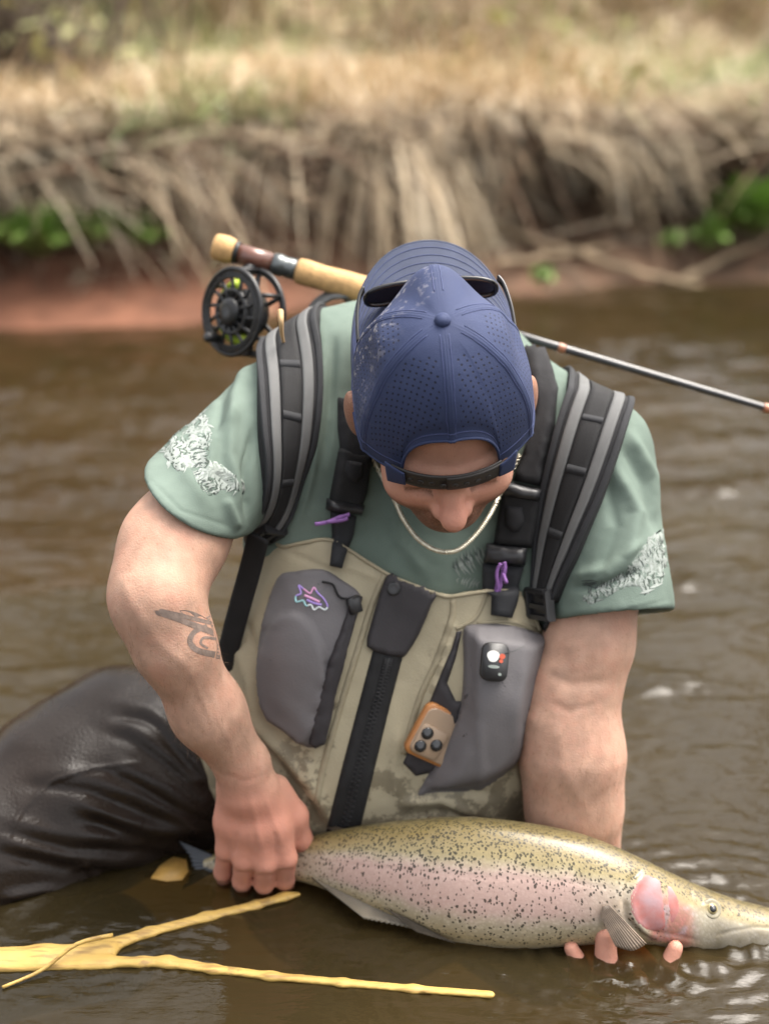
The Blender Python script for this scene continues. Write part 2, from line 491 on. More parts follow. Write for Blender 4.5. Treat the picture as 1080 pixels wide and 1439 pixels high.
# --- bank and hillside: one sheet
dens = []
for a, b_ in zip(PROF[:-1], PROF[1:]):
    m = max(2, int(np.hypot(*(b_ - a)) / (0.03 if a[0] > -0.4 and b_[0] < 1.4 else 0.25 if b_[0] < 5 else 1.0)))
    for k in range(m): dens.append(a + (b_ - a) * k / m)
dens.append(PROF[-1]); dens = np.array(dens)
xs = np.concatenate([np.linspace(-40, -4.2, 24), np.linspace(-4, 4, 230), np.linspace(4.2, 40, 24)])
XX, KK = np.meshgrid(xs, np.arange(len(dens)), indexing='ij')
dy = dens[KK, 0]; zz = dens[KK, 1]
P = np.stack([XX, bank_y(np.clip(XX, -6, 6)) + dy, zz], -1)
rough = sst(0.0, 0.3, dy) * (1 - sst(1.2, 3, dy))
lump = 0.17 * fbm(np.stack([XX * 1.0, zz * 3, dy * 0], -1), 3.0, 3, 4) + 0.03 * fbm(P, 14, 2, 6)
P[..., 1] += lump * rough * (zz > 0.03) * 1.1
P[..., 2] += (0.05 * fbm(P * np.array([1, 1, 0]), 2.2, 3, 9)) * sst(0.2, 0.5, dy) + 0.25 * fbm(P * np.array([1, 1, 0]), 0.35, 2, 2) * sst(1.5, 5, dy)
nx, ny = XX.shape
ii = np.arange(nx * ny).reshape(nx, ny)
Q = np.stack([ii[:-1, :-1], ii[1:, :-1], ii[1:, 1:], ii[:-1, 1:]], -1).reshape(-1, 4)
m_bank = mat('red_river_soil', (0.185, 0.082, 0.048), 0.85, 0.3, 9, 0.8, 40, 0.3)
g = G(m_bank)
sx_ = g.n('ShaderNodeSeparateXYZ'); g.l(g.obj(), sx_.inputs[0])
hz = g.math('ADD', sx_.outputs['Z'], g.math('MULTIPLY_ADD', g.noise(5, detail=3), 0.3, -0.15))
turf = g.mix(g.step(g.noise(1.3, detail=4), 0.42, 0.62), (0.48, 0.385, 0.25), (0.25, 0.28, 0.12))
turf = g.mix(g.step(g.noise(12, detail=3), 0.4, 0.7), turf, (0.17, 0.115, 0.06))
soil = g.mix(g.step(g.math('ADD', sx_.outputs['X'], g.math('MULTIPLY_ADD', g.noise(2.5, detail=4), 2.4, -1.2)), -0.5, 0.6), g.color(), g.mix(g.step(g.noise(14, detail=4), 0.4, 0.65), (0.150, 0.088, 0.055), (0.085, 0.055, 0.035)))
g.setc(g.mix(g.step(hz, 0.44, 0.56), soil, turf))
tag(mk('river_bank', P.reshape(-1, 3), Q, m_bank), kind='structure')
bank_bvh = bvh_of((P.reshape(-1, 3), Q))
def on_bank(x, dyy):
    """surface point above plan position (x, bank_y(x) + dy)"""
    r = bank_bvh.ray_cast(Vector((x, float(bank_y(x)) + dyy, 30)), Vector((0, 0, -1)))
    return np.array(r[0]) if r[0] is not None else np.array([x, bank_y(x) + dyy, 0.5])

def bank_px(u, v, back=0.0):
    o = Vector(CAM); d = Vector(W(u, v, 1.0)) - o; d.normalize()
    r = bank_bvh.ray_cast(o, d); p = np.array(r[0]) if r[0] is not None else W(u, v, 5.2)
    return p - np.array(d) * back
# --- river bed and water
m_bed = mat('river_bed_silt', (0.095, 0.074, 0.034), 0.9, 0.35, 6)
tag(mk('river_bed', [(-40, -12, -0.42), (40, -12, -0.42), (40, 20, -0.42), (-40, 20, -0.42)], [(0, 1, 2, 3)], m_bed), kind='structure')
xs = np.concatenate([-np.geomspace(40, 0.95, 60)[:-1], np.arange(-0.95, 0.95, 0.0065), np.geomspace(0.95, 40, 60)])
ys = np.concatenate([np.linspace(-12, 0.9, 24)[:-1], np.arange(0.95, 2.3, 0.0065), 2.3 + np.cumsum(np.geomspace(0.007, 0.03, 190))])
ys = np.concatenate([ys, np.linspace(ys[-1] + 0.1, 19, 30)])
XX, YY = np.meshgrid(xs, ys, indexing='ij')
P0 = np.stack([XX, YY, 0 * XX], -1)
far = sst(1.6, 3.4, YY)
rif = np.zeros_like(XX)
for (a, b_, ru, rv) in ((130, 515, 110, 18), (260, 490, 90, 12), (890, 497, 60, 10), (1010, 490, 60, 8), (190, 675, 70, 12), (40, 640, 70, 25), (900, 975, 80, 25), (60, 960, 130, 22), (980, 970, 60, 10), (930, 630, 40, 8), (60, 560, 90, 14), (220, 600, 60, 10), (1000, 700, 90, 14), (950, 820, 70, 14), (60, 830, 90, 16), (130, 700, 80, 10)):
    pu, pv, _d = proj(P0); rif += np.exp(-((pu - a) / ru) ** 2 - ((pv - b_) / rv) ** 2) * (_d > 0.3)
h = (0.0022 + 0.0140 * far) * fbm(P0 * np.array([3.0, 9.0, 1]), 1.0, 4, 31)
h += (0.0016 + 0.0050 * far + 0.0150 * rif) * fbm(P0 * np.array([14.0, 34.0, 1]), 1.0, 3, 37)
def rings(u, v, lam, amp, reach, ph=0.0, sq=1.0, a0=None, a1=None):
    """ripples spreading from the water at pixel (u, v)"""
    cx, cy = ground_xy(u, v)
    r = np.hypot(XX - cx, (YY - cy) * sq)
    w = np.exp(-(r / reach) ** 2) * sst(0.0, 0.03, r)
    if a0 is not None:
        an = np.degrees(np.arctan2(YY - cy, XX - cx)); w = w * sst(a0 - 15, a0, an) * (1 - sst(a1, a1 + 15, an))
    return amp * w * np.sin(2 * math.pi * r / lam + ph + 2.5 * vnoise(P0, 9, 5))
h += rings(985, 1330, 0.026, 0.0022, 0.15) + rings(1040, 1310, 0.034, 0.0024, 0.18, 1.0)
h += rings(860, 1335, 0.021, 0.0018, 0.12) + rings(700, 1345, 0.022, 0.0008, 0.14, 0.5, 1.0, -175, -5)
h += rings(370, 1250, 0.020, 0.0016, 0.12) + rings(180, 1345, 0.014, 0.0016, 0.10, 0, 1.3) + rings(640, 1400, 0.02, 0.0010, 0.12, 0.3) + rings(820, 1240, 0.028, 0.0018, 0.16)
h += rings(240, 1365, 0.012, 0.0006, 0.06) + rings(60, 1290, 0.03, 0.0008, 0.14)
h += 0.0008 * fbm(P0 * np.array([60, 75, 1]), 1.0, 2, 51) * (1 - far)
P0[..., 2] = h
nx, ny = XX.shape; ii = np.arange(nx * ny).reshape(nx, ny)
Q = np.stack([ii[:-1, :-1], ii[1:, :-1], ii[1:, 1:], ii[:-1, 1:]], -1).reshape(-1, 4)
m_water = bpy.data.materials.new('silty_river_water'); m_water.use_nodes = True
nt = m_water.node_tree; nt.nodes.remove(nt.nodes['Principled BSDF'])
g = G.__new__(G); g.nt = nt; g.b = None
df = g.n('ShaderNodeBsdfDiffuse')
g.l(g.mix(g.step(g.noise(1.6, detail=3), 0.35, 0.65), (0.030, 0.0225, 0.0095), (0.042, 0.0310, 0.0135)), df.inputs['Color'])
tr = g.n('ShaderNodeBsdfTransparent'); tr.inputs['Color'].default_value = (0.58, 0.46, 0.24, 1)
m1 = g.n('ShaderNodeMixShader'); m1.inputs[0].default_value = 0.40; g.l(df.outputs[0], m1.inputs[1]); g.l(tr.outputs[0], m1.inputs[2])
gl = g.n('ShaderNodeBsdfGlossy'); gl.inputs['Roughness'].default_value = 0.03
bp = g.n('ShaderNodeBump'); bp.inputs['Strength'].default_value = 0.5; bp.inputs['Distance'].default_value = 0.006
g.l(g.noise(1.0, g.mapv(g.obj(), (16, 48, 1)), 4), bp.inputs['Height'])
fr = g.n('ShaderNodeFresnel'); fr.inputs['IOR'].default_value = 1.34
for x in (gl, fr): g.l(bp.outputs['Normal'], x.inputs['Normal'])
m2 = g.n('ShaderNodeMixShader'); g.l(fr.outputs[0], m2.inputs[0]); g.l(m1.outputs[0], m2.inputs[1]); g.l(gl.outputs[0], m2.inputs[2])
g.l(m2.outputs[0], nt.nodes['Material Output'].inputs['Surface'])
tag(mk('river_water', P0.reshape(-1, 3), Q, m_water), kind='structure')

# --- dry grass: thousands of bent blades, uncountable
def blades(base, dirn, length, droop, width, color, segs=4):
    """arrays: base (n,3), dirn (n,3) unit, length (n), droop (n) fall at the tip, width (n)"""
    n = len(base); t = np.linspace(0, 1, segs + 1)
    side = np.cross(dirn, np.array([0, 0, 1.0])); side /= np.linalg.norm(side, axis=1, keepdims=True) + 1e-9
    tw = RNG.uniform(-1, 1, (n, 1)); side = side + tw * np.array([0, 0, 0.6]) * np.abs(dirn[:, 2:3] < 0.5)
    C = base[:, None] + dirn[:, None] * (t[None, :, None] * length[:, None, None])
    C[..., 2] -= droop[:, None] * length[:, None] * t[None] ** 2
    wv = width[:, None] * (1 - 0.85 * t[None] ** 1.5)
    L = C - side[:, None] * wv[..., None]; Rr = C + side[:, None] * wv[..., None]
    V = np.stack([L, Rr], 2).reshape(-1, 3)
    o = (np.arange(n) * (segs + 1) * 2)[:, None]; k = np.arange(segs)[None] * 2
    Q = np.stack([o + k, o + k + 1, o + k + 3, o + k + 2], -1).reshape(-1, 4)
    return V, Q, np.repeat(color, (segs + 1) * 2, 0)
def straw(n):
    a = np.array([(0.62, 0.51, 0.36), (0.52, 0.41, 0.27), (0.70, 0.60, 0.45), (0.38, 0.28, 0.175), (0.60, 0.47, 0.31)])
    return a[RNG.integers(0, len(a), n)] * RNG.uniform(0.75, 1.2, (n, 1))
def green(n):
    a = np.array([(0.19, 0.27, 0.09), (0.24, 0.30, 0.13), (0.15, 0.22, 0.06)])
    return a[RNG.integers(0, len(a), n)] * RNG.uniform(0.8, 1.25, (n, 1))
def unitrows(a): return a / (np.linalg.norm(a, axis=1, keepdims=True) + 1e-9)
m_grass = mat('dry_grass', (0.4, 0.3, 0.16), 0.8, 0.1)
g = G(m_grass); g.setc(g.attr('hue').outputs['Color'])
VV, QQ, CC, off = [], [], [], 0
def put(res):
    global off
    v, q, c = res; VV.append(v); QQ.append(q + off); CC.append(c); off += len(v)
def gbase(x, dyy): return np.array([on_bank(a, b_) for a, b_ in zip(x, dyy)])
# thatch hanging over the lip, in hanks
n = 470
hx = np.where(RNG.uniform(0, 1, n) < 0.68, RNG.uniform(-2.3, 2.5, n), RNG.uniform(-4.6, 4.8, n)); hd = RNG.uniform(0.28, 0.62, n)
hollow = vnoise(np.stack([hx, 0 * hx, 0 * hx], 1), 2.3, 61)
hb = gbase(hx, hd)
for i in range(n):
    k = RNG.integers(10, 22)
    if abs(hx[i] + 0.95) < 0.30 and RNG.uniform() < 0.6: continue
    lk = 0.45 + 0.55 * float(sst(-0.25, 0.45, hollow[i]))
    sidew = 1.9 * vnoise(np.array([[hx[i] * 1.5, 0, 0]]), 1.0, 77)[0] + RNG.uniform(-0.9, 0.9)
    bs = hb[i] + RNG.normal(0, 0.03, (k, 3)) * np.array([1.2, 1, 0.3])
    dr = unitrows(np.stack([np.full(k, sidew) + RNG.normal(0, 0.3, k), RNG.normal(-0.65, 0.2, k), RNG.normal(0.22, 0.2, k)], 1))
    ln = lk * RNG.uniform(0.12, 0.36) * RNG.uniform(0.7, 1.1, k)
    tone = straw(k) * RNG.uniform(0.55, 1.1) * (0.55 + 0.45 * float(sst(-0.6, 0.3, hx[i] + RNG.normal(0, 0.3))))
    put(blades(bs, dr, ln, RNG.uniform(0.1, 0.95, k), RNG.uniform(0.0022, 0.005, k), tone))
# long hanks trailing down the face
for (u, L, k, sw) in ((548, 0.50, 90, 0.05), (590, 0.38, 50, 0.15), (375, 0.40, 80, -0.45), (240, 0.30, 50, 0.5), (660, 0.30, 50, -0.25), (870, 0.28, 60, 0.2), (930, 0.30, 60, 0.3), (120, 0.26, 60, 0.6), (40, 0.26, 60, 0.3), (700, 0.22, 40, 0.3)):
    x = (u - 540) / FPX * 5.3
    bs = gbase(x + RNG.normal(0, 0.06, k), 0.32 + RNG.uniform(0, 0.12, k))
    dr = unitrows(np.stack([RNG.normal(sw, 0.25, k), RNG.normal(-0.55, 0.15, k), RNG.normal(0.1, 0.12, k)], 1))
    put(blades(bs, dr, L * RNG.uniform(0.5, 1.05, k), RNG.uniform(0.9, 1.5, k), RNG.uniform(0.003, 0.006, k), straw(k) * 1.05))
# dead stems and rootlets tangled over the cut face
n = 3600
ux = RNG.uniform(-250, 1330, n); vx = 165 + 185 * RNG.beta(1.4, 1.9, n)
bs = np.array([bank_px(a, b_, 0.03) for a, b_ in zip(ux, vx)])
sg = RNG.choice([-1, 1], n)
dr = unitrows(np.stack([sg * RNG.uniform(0.4, 1, n), RNG.normal(-0.25, 0.2, n), RNG.normal(0.1, 0.35, n)], 1))
tone = np.where((RNG.uniform(0, 1, n) < 0.42)[:, None], straw(n) * RNG.uniform(0.35, 0.9, (n, 1)), np.array([0.14, 0.085, 0.05]) * RNG.uniform(0.5, 1.6, (n, 1)))
put(blades(bs, dr, RNG.uniform(0.12, 0.48, n), RNG.uniform(-0.2, 0.8, n), RNG.uniform(0.003, 0.008, n), tone))
# matted grass on top
n = 14000
gx = np.where(RNG.uniform(0, 1, n) < 0.75, RNG.uniform(-3.0, 3.3, n), RNG.uniform(-5.5, 5.8, n)); gd = 0.32 + RNG.exponential(1.0, n); gd = np.minimum(gd, 5.5)
gb = gbase(gx, gd)
lean = 2.5 * vnoise(np.stack([gx, gd, 0 * gx], 1), 1.3, 81)
dr = unitrows(np.stack([np.sin(lean) + RNG.normal(0, 0.35, n), -np.abs(np.cos(lean)) * 0.6 + RNG.normal(0, 0.35, n), RNG.uniform(0.25, 0.9, n)], 1))
gsel = vnoise(np.stack([gx * 0.9 + 3, gd * 0.6, 0 * gx], 1), 1.4, 5) + RNG.normal(0, 0.15, n) + 0.25 * (gx > 0.2) * (gd > 0.9)
colr = np.where((gsel > 0.34)[:, None], green(n), straw(n))
put(blades(gb, dr, RNG.uniform(0.15, 0.42, n) * (1 + 0.12 * gd), RNG.uniform(0.2, 0.9, n), RNG.uniform(0.0025, 0.005, n) * (1 + 0.3 * gd), colr))
# rougher growth on the hillside
n = 6000
gx = RNG.uniform(-7, 8, n); gd = RNG.uniform(3.5, 13, n)
gb = gbase(gx, gd)
dr = unitrows(np.stack([RNG.normal(0, 0.5, n), RNG.normal(-0.3, 0.4, n), RNG.uniform(0.4, 1, n)], 1))
gsel = vnoise(np.stack([gx, gd, 0 * gx], 1), 0.7, 9) + RNG.normal(0, 0.2, n)
colr = np.where((gsel > 0.15)[:, None], green(n), straw(n))
put(blades(gb, dr, RNG.uniform(0.3, 0.9, n), RNG.uniform(0.1, 0.7, n), RNG.uniform(0.008, 0.02, n), colr, 3))
tag(mk('dry_grass', np.concatenate(VV), np.concatenate(QQ), m_grass, smooth=False, col={'hue': np.concatenate(CC)}),
    'matted straw coloured grass draped over the cut river bank', 'grass', kind='stuff')

# --- dead sticks and roots caught on the bank
m_stick = mat('weathered_stick', (0.36, 0.27, 0.17), 0.8, 0.25, 20, 0.4, 80)
m_root = mat('dark_root', (0.20, 0.13, 0.08), 0.85, 0.25, 20, 0.4, 80)
STK = [([(690, 318), (800, 352), (905, 385), (1035, 412)], 0.016, 'long pale dead stick slanting down the right part of the bank to the water', m_stick),
       ([(700, 372), (780, 358), (860, 345)], 0.013, 'short pale dead stick crossing the long slanting stick on the bank', m_stick),
       ([(960, 392), (1020, 362), (1110, 320)], 0.015, 'dead stick rising to the edge of the picture below the green plant', m_stick),
       ([(720, 300), (650, 345), (585, 372)], 0.014, 'grey dead stick on the red soil just right of the cap', m_stick),
       ([(645, 205), (655, 260), (640, 330)], 0.012, 'dark root hanging over the hollow right of the straw hank', m_root),
       ([(700, 225), (760, 262), (800, 310)], 0.012, 'bent dark root across the middle hollow of the bank', m_root),
       ([(405, 190), (430, 250), (470, 320)], 0.016, 'dark root hanging down the bank above the cork rod grip', m_root),
       ([(150, 210), (240, 262), (330, 285)], 0.014, 'dark root lying along the lip of the bank at the left', m_root)]
for pts, r_, lab, mm in STK:
    c_ = catmull(np.array([bank_px(a, b_, 0.05) for a, b_ in pts]), 5)
    c_ += RNG.normal(0, 0.004, c_.shape)
    nm = 'dead_stick' if mm is m_stick else 'tree_root'
    tag(tube_obj(nm, c_, np.linspace(r_, r_ * 0.45, len(c_)), mm, None, 8), lab, nm.split('_')[1] if nm == 'dead_stick' else 'root')

# --- green plants rooted in the bank
m_leaf = mat('fresh_leaf', (0.16, 0.26, 0.055), 0.55, 0.35, 14, 0, 1, 0.4)
m_stem = mat('green_stem', (0.16, 0.22, 0.06), 0.6, 0.2)
def plant(u, v, hgt, spread, n, label, lw=0.016):
    p0 = bank_px(u, v, 0.16)
    e = empty('leafy_plant', label, 'plant', 'green plants rooted in the red bank'); e.location = p0
    V, F, SV = [], [], []
    for i in range(n):
        az = RNG.uniform(0, 2 * math.pi); el = RNG.uniform(0.35, 1.3)
        dv = np.array([math.cos(az) * math.cos(el), math.sin(az) * math.cos(el) * 0.7 - 0.25, math.sin(el)]); dv = unit(dv)
        L = hgt * RNG.uniform(0.5, 1.1); tip_ = dv * L * np.array([spread, spread, 1])
        sd = unit(np.cross(dv, (0.1, 0.2, 1))) * lw * RNG.uniform(0.7, 1.3)
        up = np.array([0, 0, 0.02])
        k = len(V)
        V += [tip_ * 0.25, tip_ * 0.6 + sd + up, tip_ * 0.6 - sd + up, tip_ * 0.62 + up * 0.6, tip_ - up]
        F += [(k, k + 1, k + 3), (k, k + 3, k + 2), (k + 1, k + 4, k + 3), (k + 3, k + 4, k + 2)]
        if i % 4 == 0: SV.append(tube([np.zeros(3) - up, tip_ * 0.35, tip_ * 0.62], [0.003, 0.0025, 0.0015], 5))
    mk('leaves', V, F, m_leaf, e, smooth=False, kind='stuff')
    v2, f2 = merge(*SV); mk('stems', v2, f2, m_stem, e)
    return e
plant(55, 352, 0.19, 1.4, 110, 'bright green leafy plant at the left edge of the bank')
plant(130, 342, 0.16, 1.3, 90, 'green leafy plant on the red shelf, second from the left edge')
plant(200, 340, 0.12, 1.2, 60, 'green leafy plant on the red shelf nearest the fishing reel')
plant(1055, 325, 0.24, 1.1, 120, 'tall lush green plant at the right edge of the bank', 0.02)
plant(995, 345, 0.13, 1.1, 50, 'smaller green plant just left of the tall lush one')
plant(762, 398, 0.07, 0.9, 24, 'tiny green plant at the water line right of the cap')
plant(945, 345, 0.07, 1.1, 24, 'small pale green tuft beside the slanting dead stick')

# --- trees and brush behind
m_bark = mat('pale_bark', (0.46, 0.38, 0.30), 0.9, 0.3, 6, 0.6, 30)
m_bark2 = mat('dark_bark', (0.28, 0.225, 0.175), 0.9, 0.3, 6, 0.6, 30)
m_bud = mat('spring_buds', (0.30, 0.30, 0.13), 0.7, 0.4, 3)
def tree(x, dyy, hgt, r0, label, mm, seed, nl=500, group='bare trees behind the bank', leaves_from=0.35):
    rg = np.random.default_rng(seed); p0 = on_bank(x, dyy) - np.array([0, 0, 0.15])
    e = empty('bare_tree', label, 'tree', group); e.location = p0
    top = np.array([rg.normal(0, 0.12) * hgt, rg.normal(0, 0.08) * hgt, hgt])
    axis = catmull([np.zeros(3), top * 0.3 + rg.normal(0, 0.06, 3), top * 0.65 + rg.normal(0, 0.1, 3), top], 5)
    parts = [tube(axis, np.linspace(r0, r0 * 0.2, len(axis)), 9)]
    tips = []
    for i in range(13):
        t_ = rg.uniform(0.22, 0.95); k = int(t_ * (len(axis) - 1)); az = rg.uniform(0, 2 * math.pi)
        L = hgt * rg.uniform(0.18, 0.38) * (1.1 - 0.5 * t_); dv = np.array([math.cos(az), math.sin(az), rg.uniform(0.3, 1.1)]); dv = unit(dv)
        q = catmull([axis[k], axis[k] + dv * L * 0.5 + rg.normal(0, 0.05, 3), axis[k] + dv * L + np.array([0, 0, 0.1 * L])], 4)
        rr = r0 * (1 - 0.8 * t_) * 0.5; parts.append(tube(q, np.linspace(rr, rr * 0.25, len(q)), 6))
        for j in range(5):
            s0 = q[rg.integers(3, len(q))]; dv2 = unit(dv + rg.normal(0, 0.7, 3)); L2 = L * rg.uniform(0.25, 0.5)
            parts.append(tube([s0, s0 + dv2 * L2 * 0.5 + rg.normal(0, 0.02, 3), s0 + dv2 * L2], [rr * 0.3, rr * 0.2, rr * 0.08], 4)); tips.append((s0, dv2 * L2))
    v_, f_ = merge(*parts); mk('trunk', v_, f_, mm, e)
    idx = rg.integers(0, len(tips), nl); V = []
    for a in idx:
        s0, w_ = tips[a]; c0 = s0 + w_ * rg.uniform(0.1, 1.1) + rg.normal(0, 0.07, 3); sz = rg.uniform(0.02, 0.05)
        x_ = unit(rg.normal(0, 1, 3)) * sz; y_ = unit(np.cross(x_, rg.normal(0, 1, 3))) * sz * 0.6
        V += [c0 - x_, c0 + y_, c0 + x_, c0 - y_]
    mk('crown', V, np.arange(len(V)).reshape(-1, 4), m_bud, e, smooth=False)
    return e
for i, (u, dyy, hg, r0, lab, mm) in enumerate([
    (210, 3.6, 5.5, 0.10, 'pale tree trunk up the slope above the reel, left part of the top edge', m_bark),
    (585, 3.2, 6.0, 0.10, 'pale tree trunk straight above the cap at the top edge', m_bark),
    (665, 4.4, 6.5, 0.12, 'brown tree trunk at the top edge a little right of the cap', m_bark2),
    (1062, 2.4, 6.0, 0.10, 'pale tree trunk in the top right corner', m_bark),
    (395, 5.4, 7.0, 0.13, 'dark tree trunk at the top edge above the reel seat', m_bark2),
    (880, 6.0, 7.0, 0.13, 'dark tree trunk far up the slope at the right part of the top edge', m_bark2),
    (60, 5.0, 6.5, 0.12, 'dark tree trunk behind the brush in the top left corner', m_bark2)]):
    d0 = 4.9 + dyy
    tree((u - 540) / FPX * d0 * 1.06, dyy, hg, r0, lab, mm, 100 + i)
def thicket(u, dyy, wdt, hgt, n, label, mm):
    x0 = (u - 540) / FPX * (4.9 + dyy) * 1.06; p0 = on_bank(x0, dyy)
    e = empty('brush_thicket', label, 'brush', 'leafless brush on the slope'); e.location = p0
    parts = []; V = []
    for i in range(n):
        a = np.array([RNG.normal(0, wdt * 0.4), RNG.normal(0, 0.25), -0.1]); a[2] += 0.3 * max(0, a[1])
        dv = unit(np.array([RNG.normal(0, 0.5), RNG.normal(-0.1, 0.4), 1.0])); L = hgt * RNG.uniform(0.5, 1.1)
        m_ = a + dv * L * 0.5 + RNG.normal(0, 0.06, 3); t_ = a + dv * L + RNG.normal(0, 0.1, 3)
        parts.append(tube([a, m_, t_], [0.011, 0.007, 0.003], 4))
        for j in range(3):
            s0 = m_ + (t_ - m_) * RNG.uniform(0, 0.8); parts.append(tube([s0, s0 + RNG.normal(0, 0.16, 3) + np.array([0, 0, 0.12])], [0.005, 0.002], 3))
            c0 = s0 + RNG.normal(0, 0.1, 3); x_ = RNG.normal(0, 0.02, 3); y_ = RNG.normal(0, 0.02, 3); V += [c0 - x_, c0 + y_, c0 + x_, c0 - y_]
    v_, f_ = merge(*parts); mk('stems', v_, f_, mm, e, kind='stuff')
    mk('leaves', V, np.arange(len(V)).reshape(-1, 4), m_bud, e, smooth=False, kind='stuff')
m_twig = mat('grey_twigs', (0.11, 0.085, 0.07), 0.9, 0.3, 4); m_twig2 = mat('tan_twigs', (0.40, 0.31, 0.21), 0.9, 0.3, 4)
thicket(60, 2.2, 0.9, 0.9, 170, 'dark leafless brush in the top left corner', m_twig)
thicket(300, 3.4, 0.8, 0.9, 90, 'thin tan brush at the top edge above the reel', m_twig2)
thicket(640, 2.6, 0.9, 0.8, 90, 'tan brush at the top edge above the cap', m_twig2)
thicket(880, 3.6, 1.0, 1.0, 90, 'grey brush at the top edge right of centre', m_twig2)
thicket(1080, 3.2, 0.8, 1.1, 80, 'tan brush behind the trunk in the top right corner', m_twig2)
# ================================================================== the angler
def camv(r, u, t): return r * AX_R + u * AX_U - t * AX_F       # right, up, towards the lens
person = empty('person', 'angler in green T-shirt and chest waders bending over a trout in the river', 'person')

# ---- head frame
HC = W(621, 562, 1.515)
h_U = unit(camv(-0.03, 0.50, 0.866))
h_F = camv(0.085, -0.866, 0.50); h_F = unit(h_F - h_U * (h_F @ h_U))
h_X = unit(np.cross(h_U, h_F)) 
if h_X @ AX_R < 0: h_X = -h_X
HM = np.array([h_X, h_F, h_U])
def hp(x, f, u): return HC + h_X * x + h_F * f + h_U * u

TN = camv(0, -0.1, 1)          # the chest's outward direction
def px(r, d): return r * d / FPX

# ---- skin: one continuous surface
b = SDF()
b.ell(hp(0, -0.010, 0.012), HM, (0.080, 0.095, 0.100))
b.ell(hp(0, 0.030, -0.055), HM, (0.064, 0.066, 0.072), 0.03)
b.ell(hp(0, 0.072, -0.100), HM, (0.028, 0.022, 0.020), 0.025)        # chin
for sx in (-1, 1):
    b.ell(hp(sx * 0.040, 0.060, -0.054), HM, (0.024, 0.022, 0.020), 0.02)   # cheekbone
    b.cone(hp(sx * 0.010, 0.0870, -0.006), hp(sx * 0.050, 0.070, -0.004), 0.010, 0.009, 0.012)  # brow
    b.ell(hp(sx * 0.033, 0.088, -0.028), HM, (0.017, 0.012, 0.010), 0.008, 's')
    b.ell(hp(sx * 0.033, 0.0685, -0.027), HM, (0.0135, 0.0135, 0.0125), 0.003)          # closed lid
    b.ell(hp(sx * 0.089, -0.006, -0.020), np.array([unit(h_X - sx * h_F * -0.3), unit(h_F + sx * h_X * -0.3), h_U]), (0.010, 0.020, 0.032), 0.006)
b.cone(hp(0, 0.084, -0.014), hp(0, 0.107, -0.046), 0.0085, 0.0120, 0.010)
b.ell(hp(0, 0.1125, -0.050), HM, (0.0125, 0.0130, 0.0115), 0.008)
for sx in (-1, 1): b.ell(hp(sx * 0.0135, 0.097, -0.054), HM, (0.0075, 0.0100, 0.0080), 0.007)
b.cone(hp(-0.018, 0.090, -0.072), hp(0.018, 0.090, -0.072), 0.007, 0.007, 0.008)
b.cone(hp(-0.014, 0.090, -0.083), hp(0.014, 0.090, -0.083), 0.007, 0.007, 0.008)
b.cone(hp(0, -0.035, -0.05), W(608, 520, 1.71), 0.060, 0.066, 0.03)
# trunk under the clothes, so that body and limbs are one
b.chain([(400, 570, 1.67, 52), (600, 545, 1.73, 70), (820, 630, 1.67, 52)], 0.03)
b.chain([(600, 560, 1.735, 100), (560, 850, 1.75, 120), (520, 1150, 1.81, 120)], 0.03, flat=TN, s=0.6)
# image-left arm (his right)
b.chain([(395, 585, 1.67, 44), (295, 685, 1.605, 58), (248, 760, 1.550, 63)], 0.03)
b.chain([(246, 760, 1.550, 66), (224, 838, 1.515, 54)], 0.03)
b.chain([(224, 838, 1.515, 53), (244, 905, 1.525, 52), (292, 1000, 1.570, 47), (341, 1075, 1.612, 37)], 0.025)
b.chain([(203, 836, 1.525, 34), (214, 852, 1.515, 40)], 0.03)                     # point of the elbow
b.chain([(219, 780, 1.53, 44), (213, 840, 1.515, 43)], 0.03)
# hand round the wrist of the tail
hk = 0.006
b.chain([(341, 1075, 1.612, 37), (348, 1110, 1.622, 38)], 0.012)
mcp = [(318, 1194, 1.658), (343, 1208, 1.645), (373, 1213, 1.640), (402, 1206, 1.645)]
wr = [(327, 1105, 1.628), (340, 1105, 1.620), (355, 1105, 1.618), (370, 1105, 1.622)]
for (w_, m_) in zip(wr, mcp):
    mid = tuple((np.array(w_) * 0.45 + np.array(m_) * 0.55))
    b.chain([(*w_, 22), (*mid, 20), (*m_, 15.5)], 0.011)
b.chain([(335, 1130, 1.645, 24), (360, 1180, 1.662, 26)], 0.012)
b.chain([(385, 1130, 1.645, 24), (388, 1180, 1.662, 24)], 0.012)
pip = [(313, 1226, 1.684), (340, 1238, 1.672), (371, 1242, 1.668), (400, 1236, 1.672)]
dip = [(316, 1238, 1.710), (342, 1248, 1.702), (372, 1250, 1.700), (402, 1246, 1.702)]
tip = [(320, 1216, 1.732), (344, 1222, 1.730), (373, 1224, 1.728), (402, 1220, 1.730)]
for i, (m_, p_, d_, t_) in enumerate(zip(mcp, pip, dip, tip)):
    r = 0.9 if i == 0 else 1.0
    b.chain([(*m_, 15.5 * r), (*p_, 13.5 * r), (*d_, 11.5 * r), (*t_, 10 * r)], 0.0045)
b.chain([(388, 1108, 1.638, 20), (413, 1146, 1.655, 19), (424, 1180, 1.672, 14), (420, 1204, 1.700, 11)], 0.008)   # thumb
# image-right arm (his left), going down behind the fish
b.chain([(836, 650, 1.67, 48), (846, 800, 1.645, 54), (826, 905, 1.645, 56), (812, 965, 1.650, 55)], 0.03)
b.chain([(806, 985, 1.650, 54), (803, 1060, 1.655, 67), (806, 1140, 1.672, 60), (812, 1195, 1.695, 47), (818, 1232, 1.708, 42)], 0.03)
b.chain([(786, 960, 1.64, 34), (780, 1010, 1.64, 42)], 0.03)
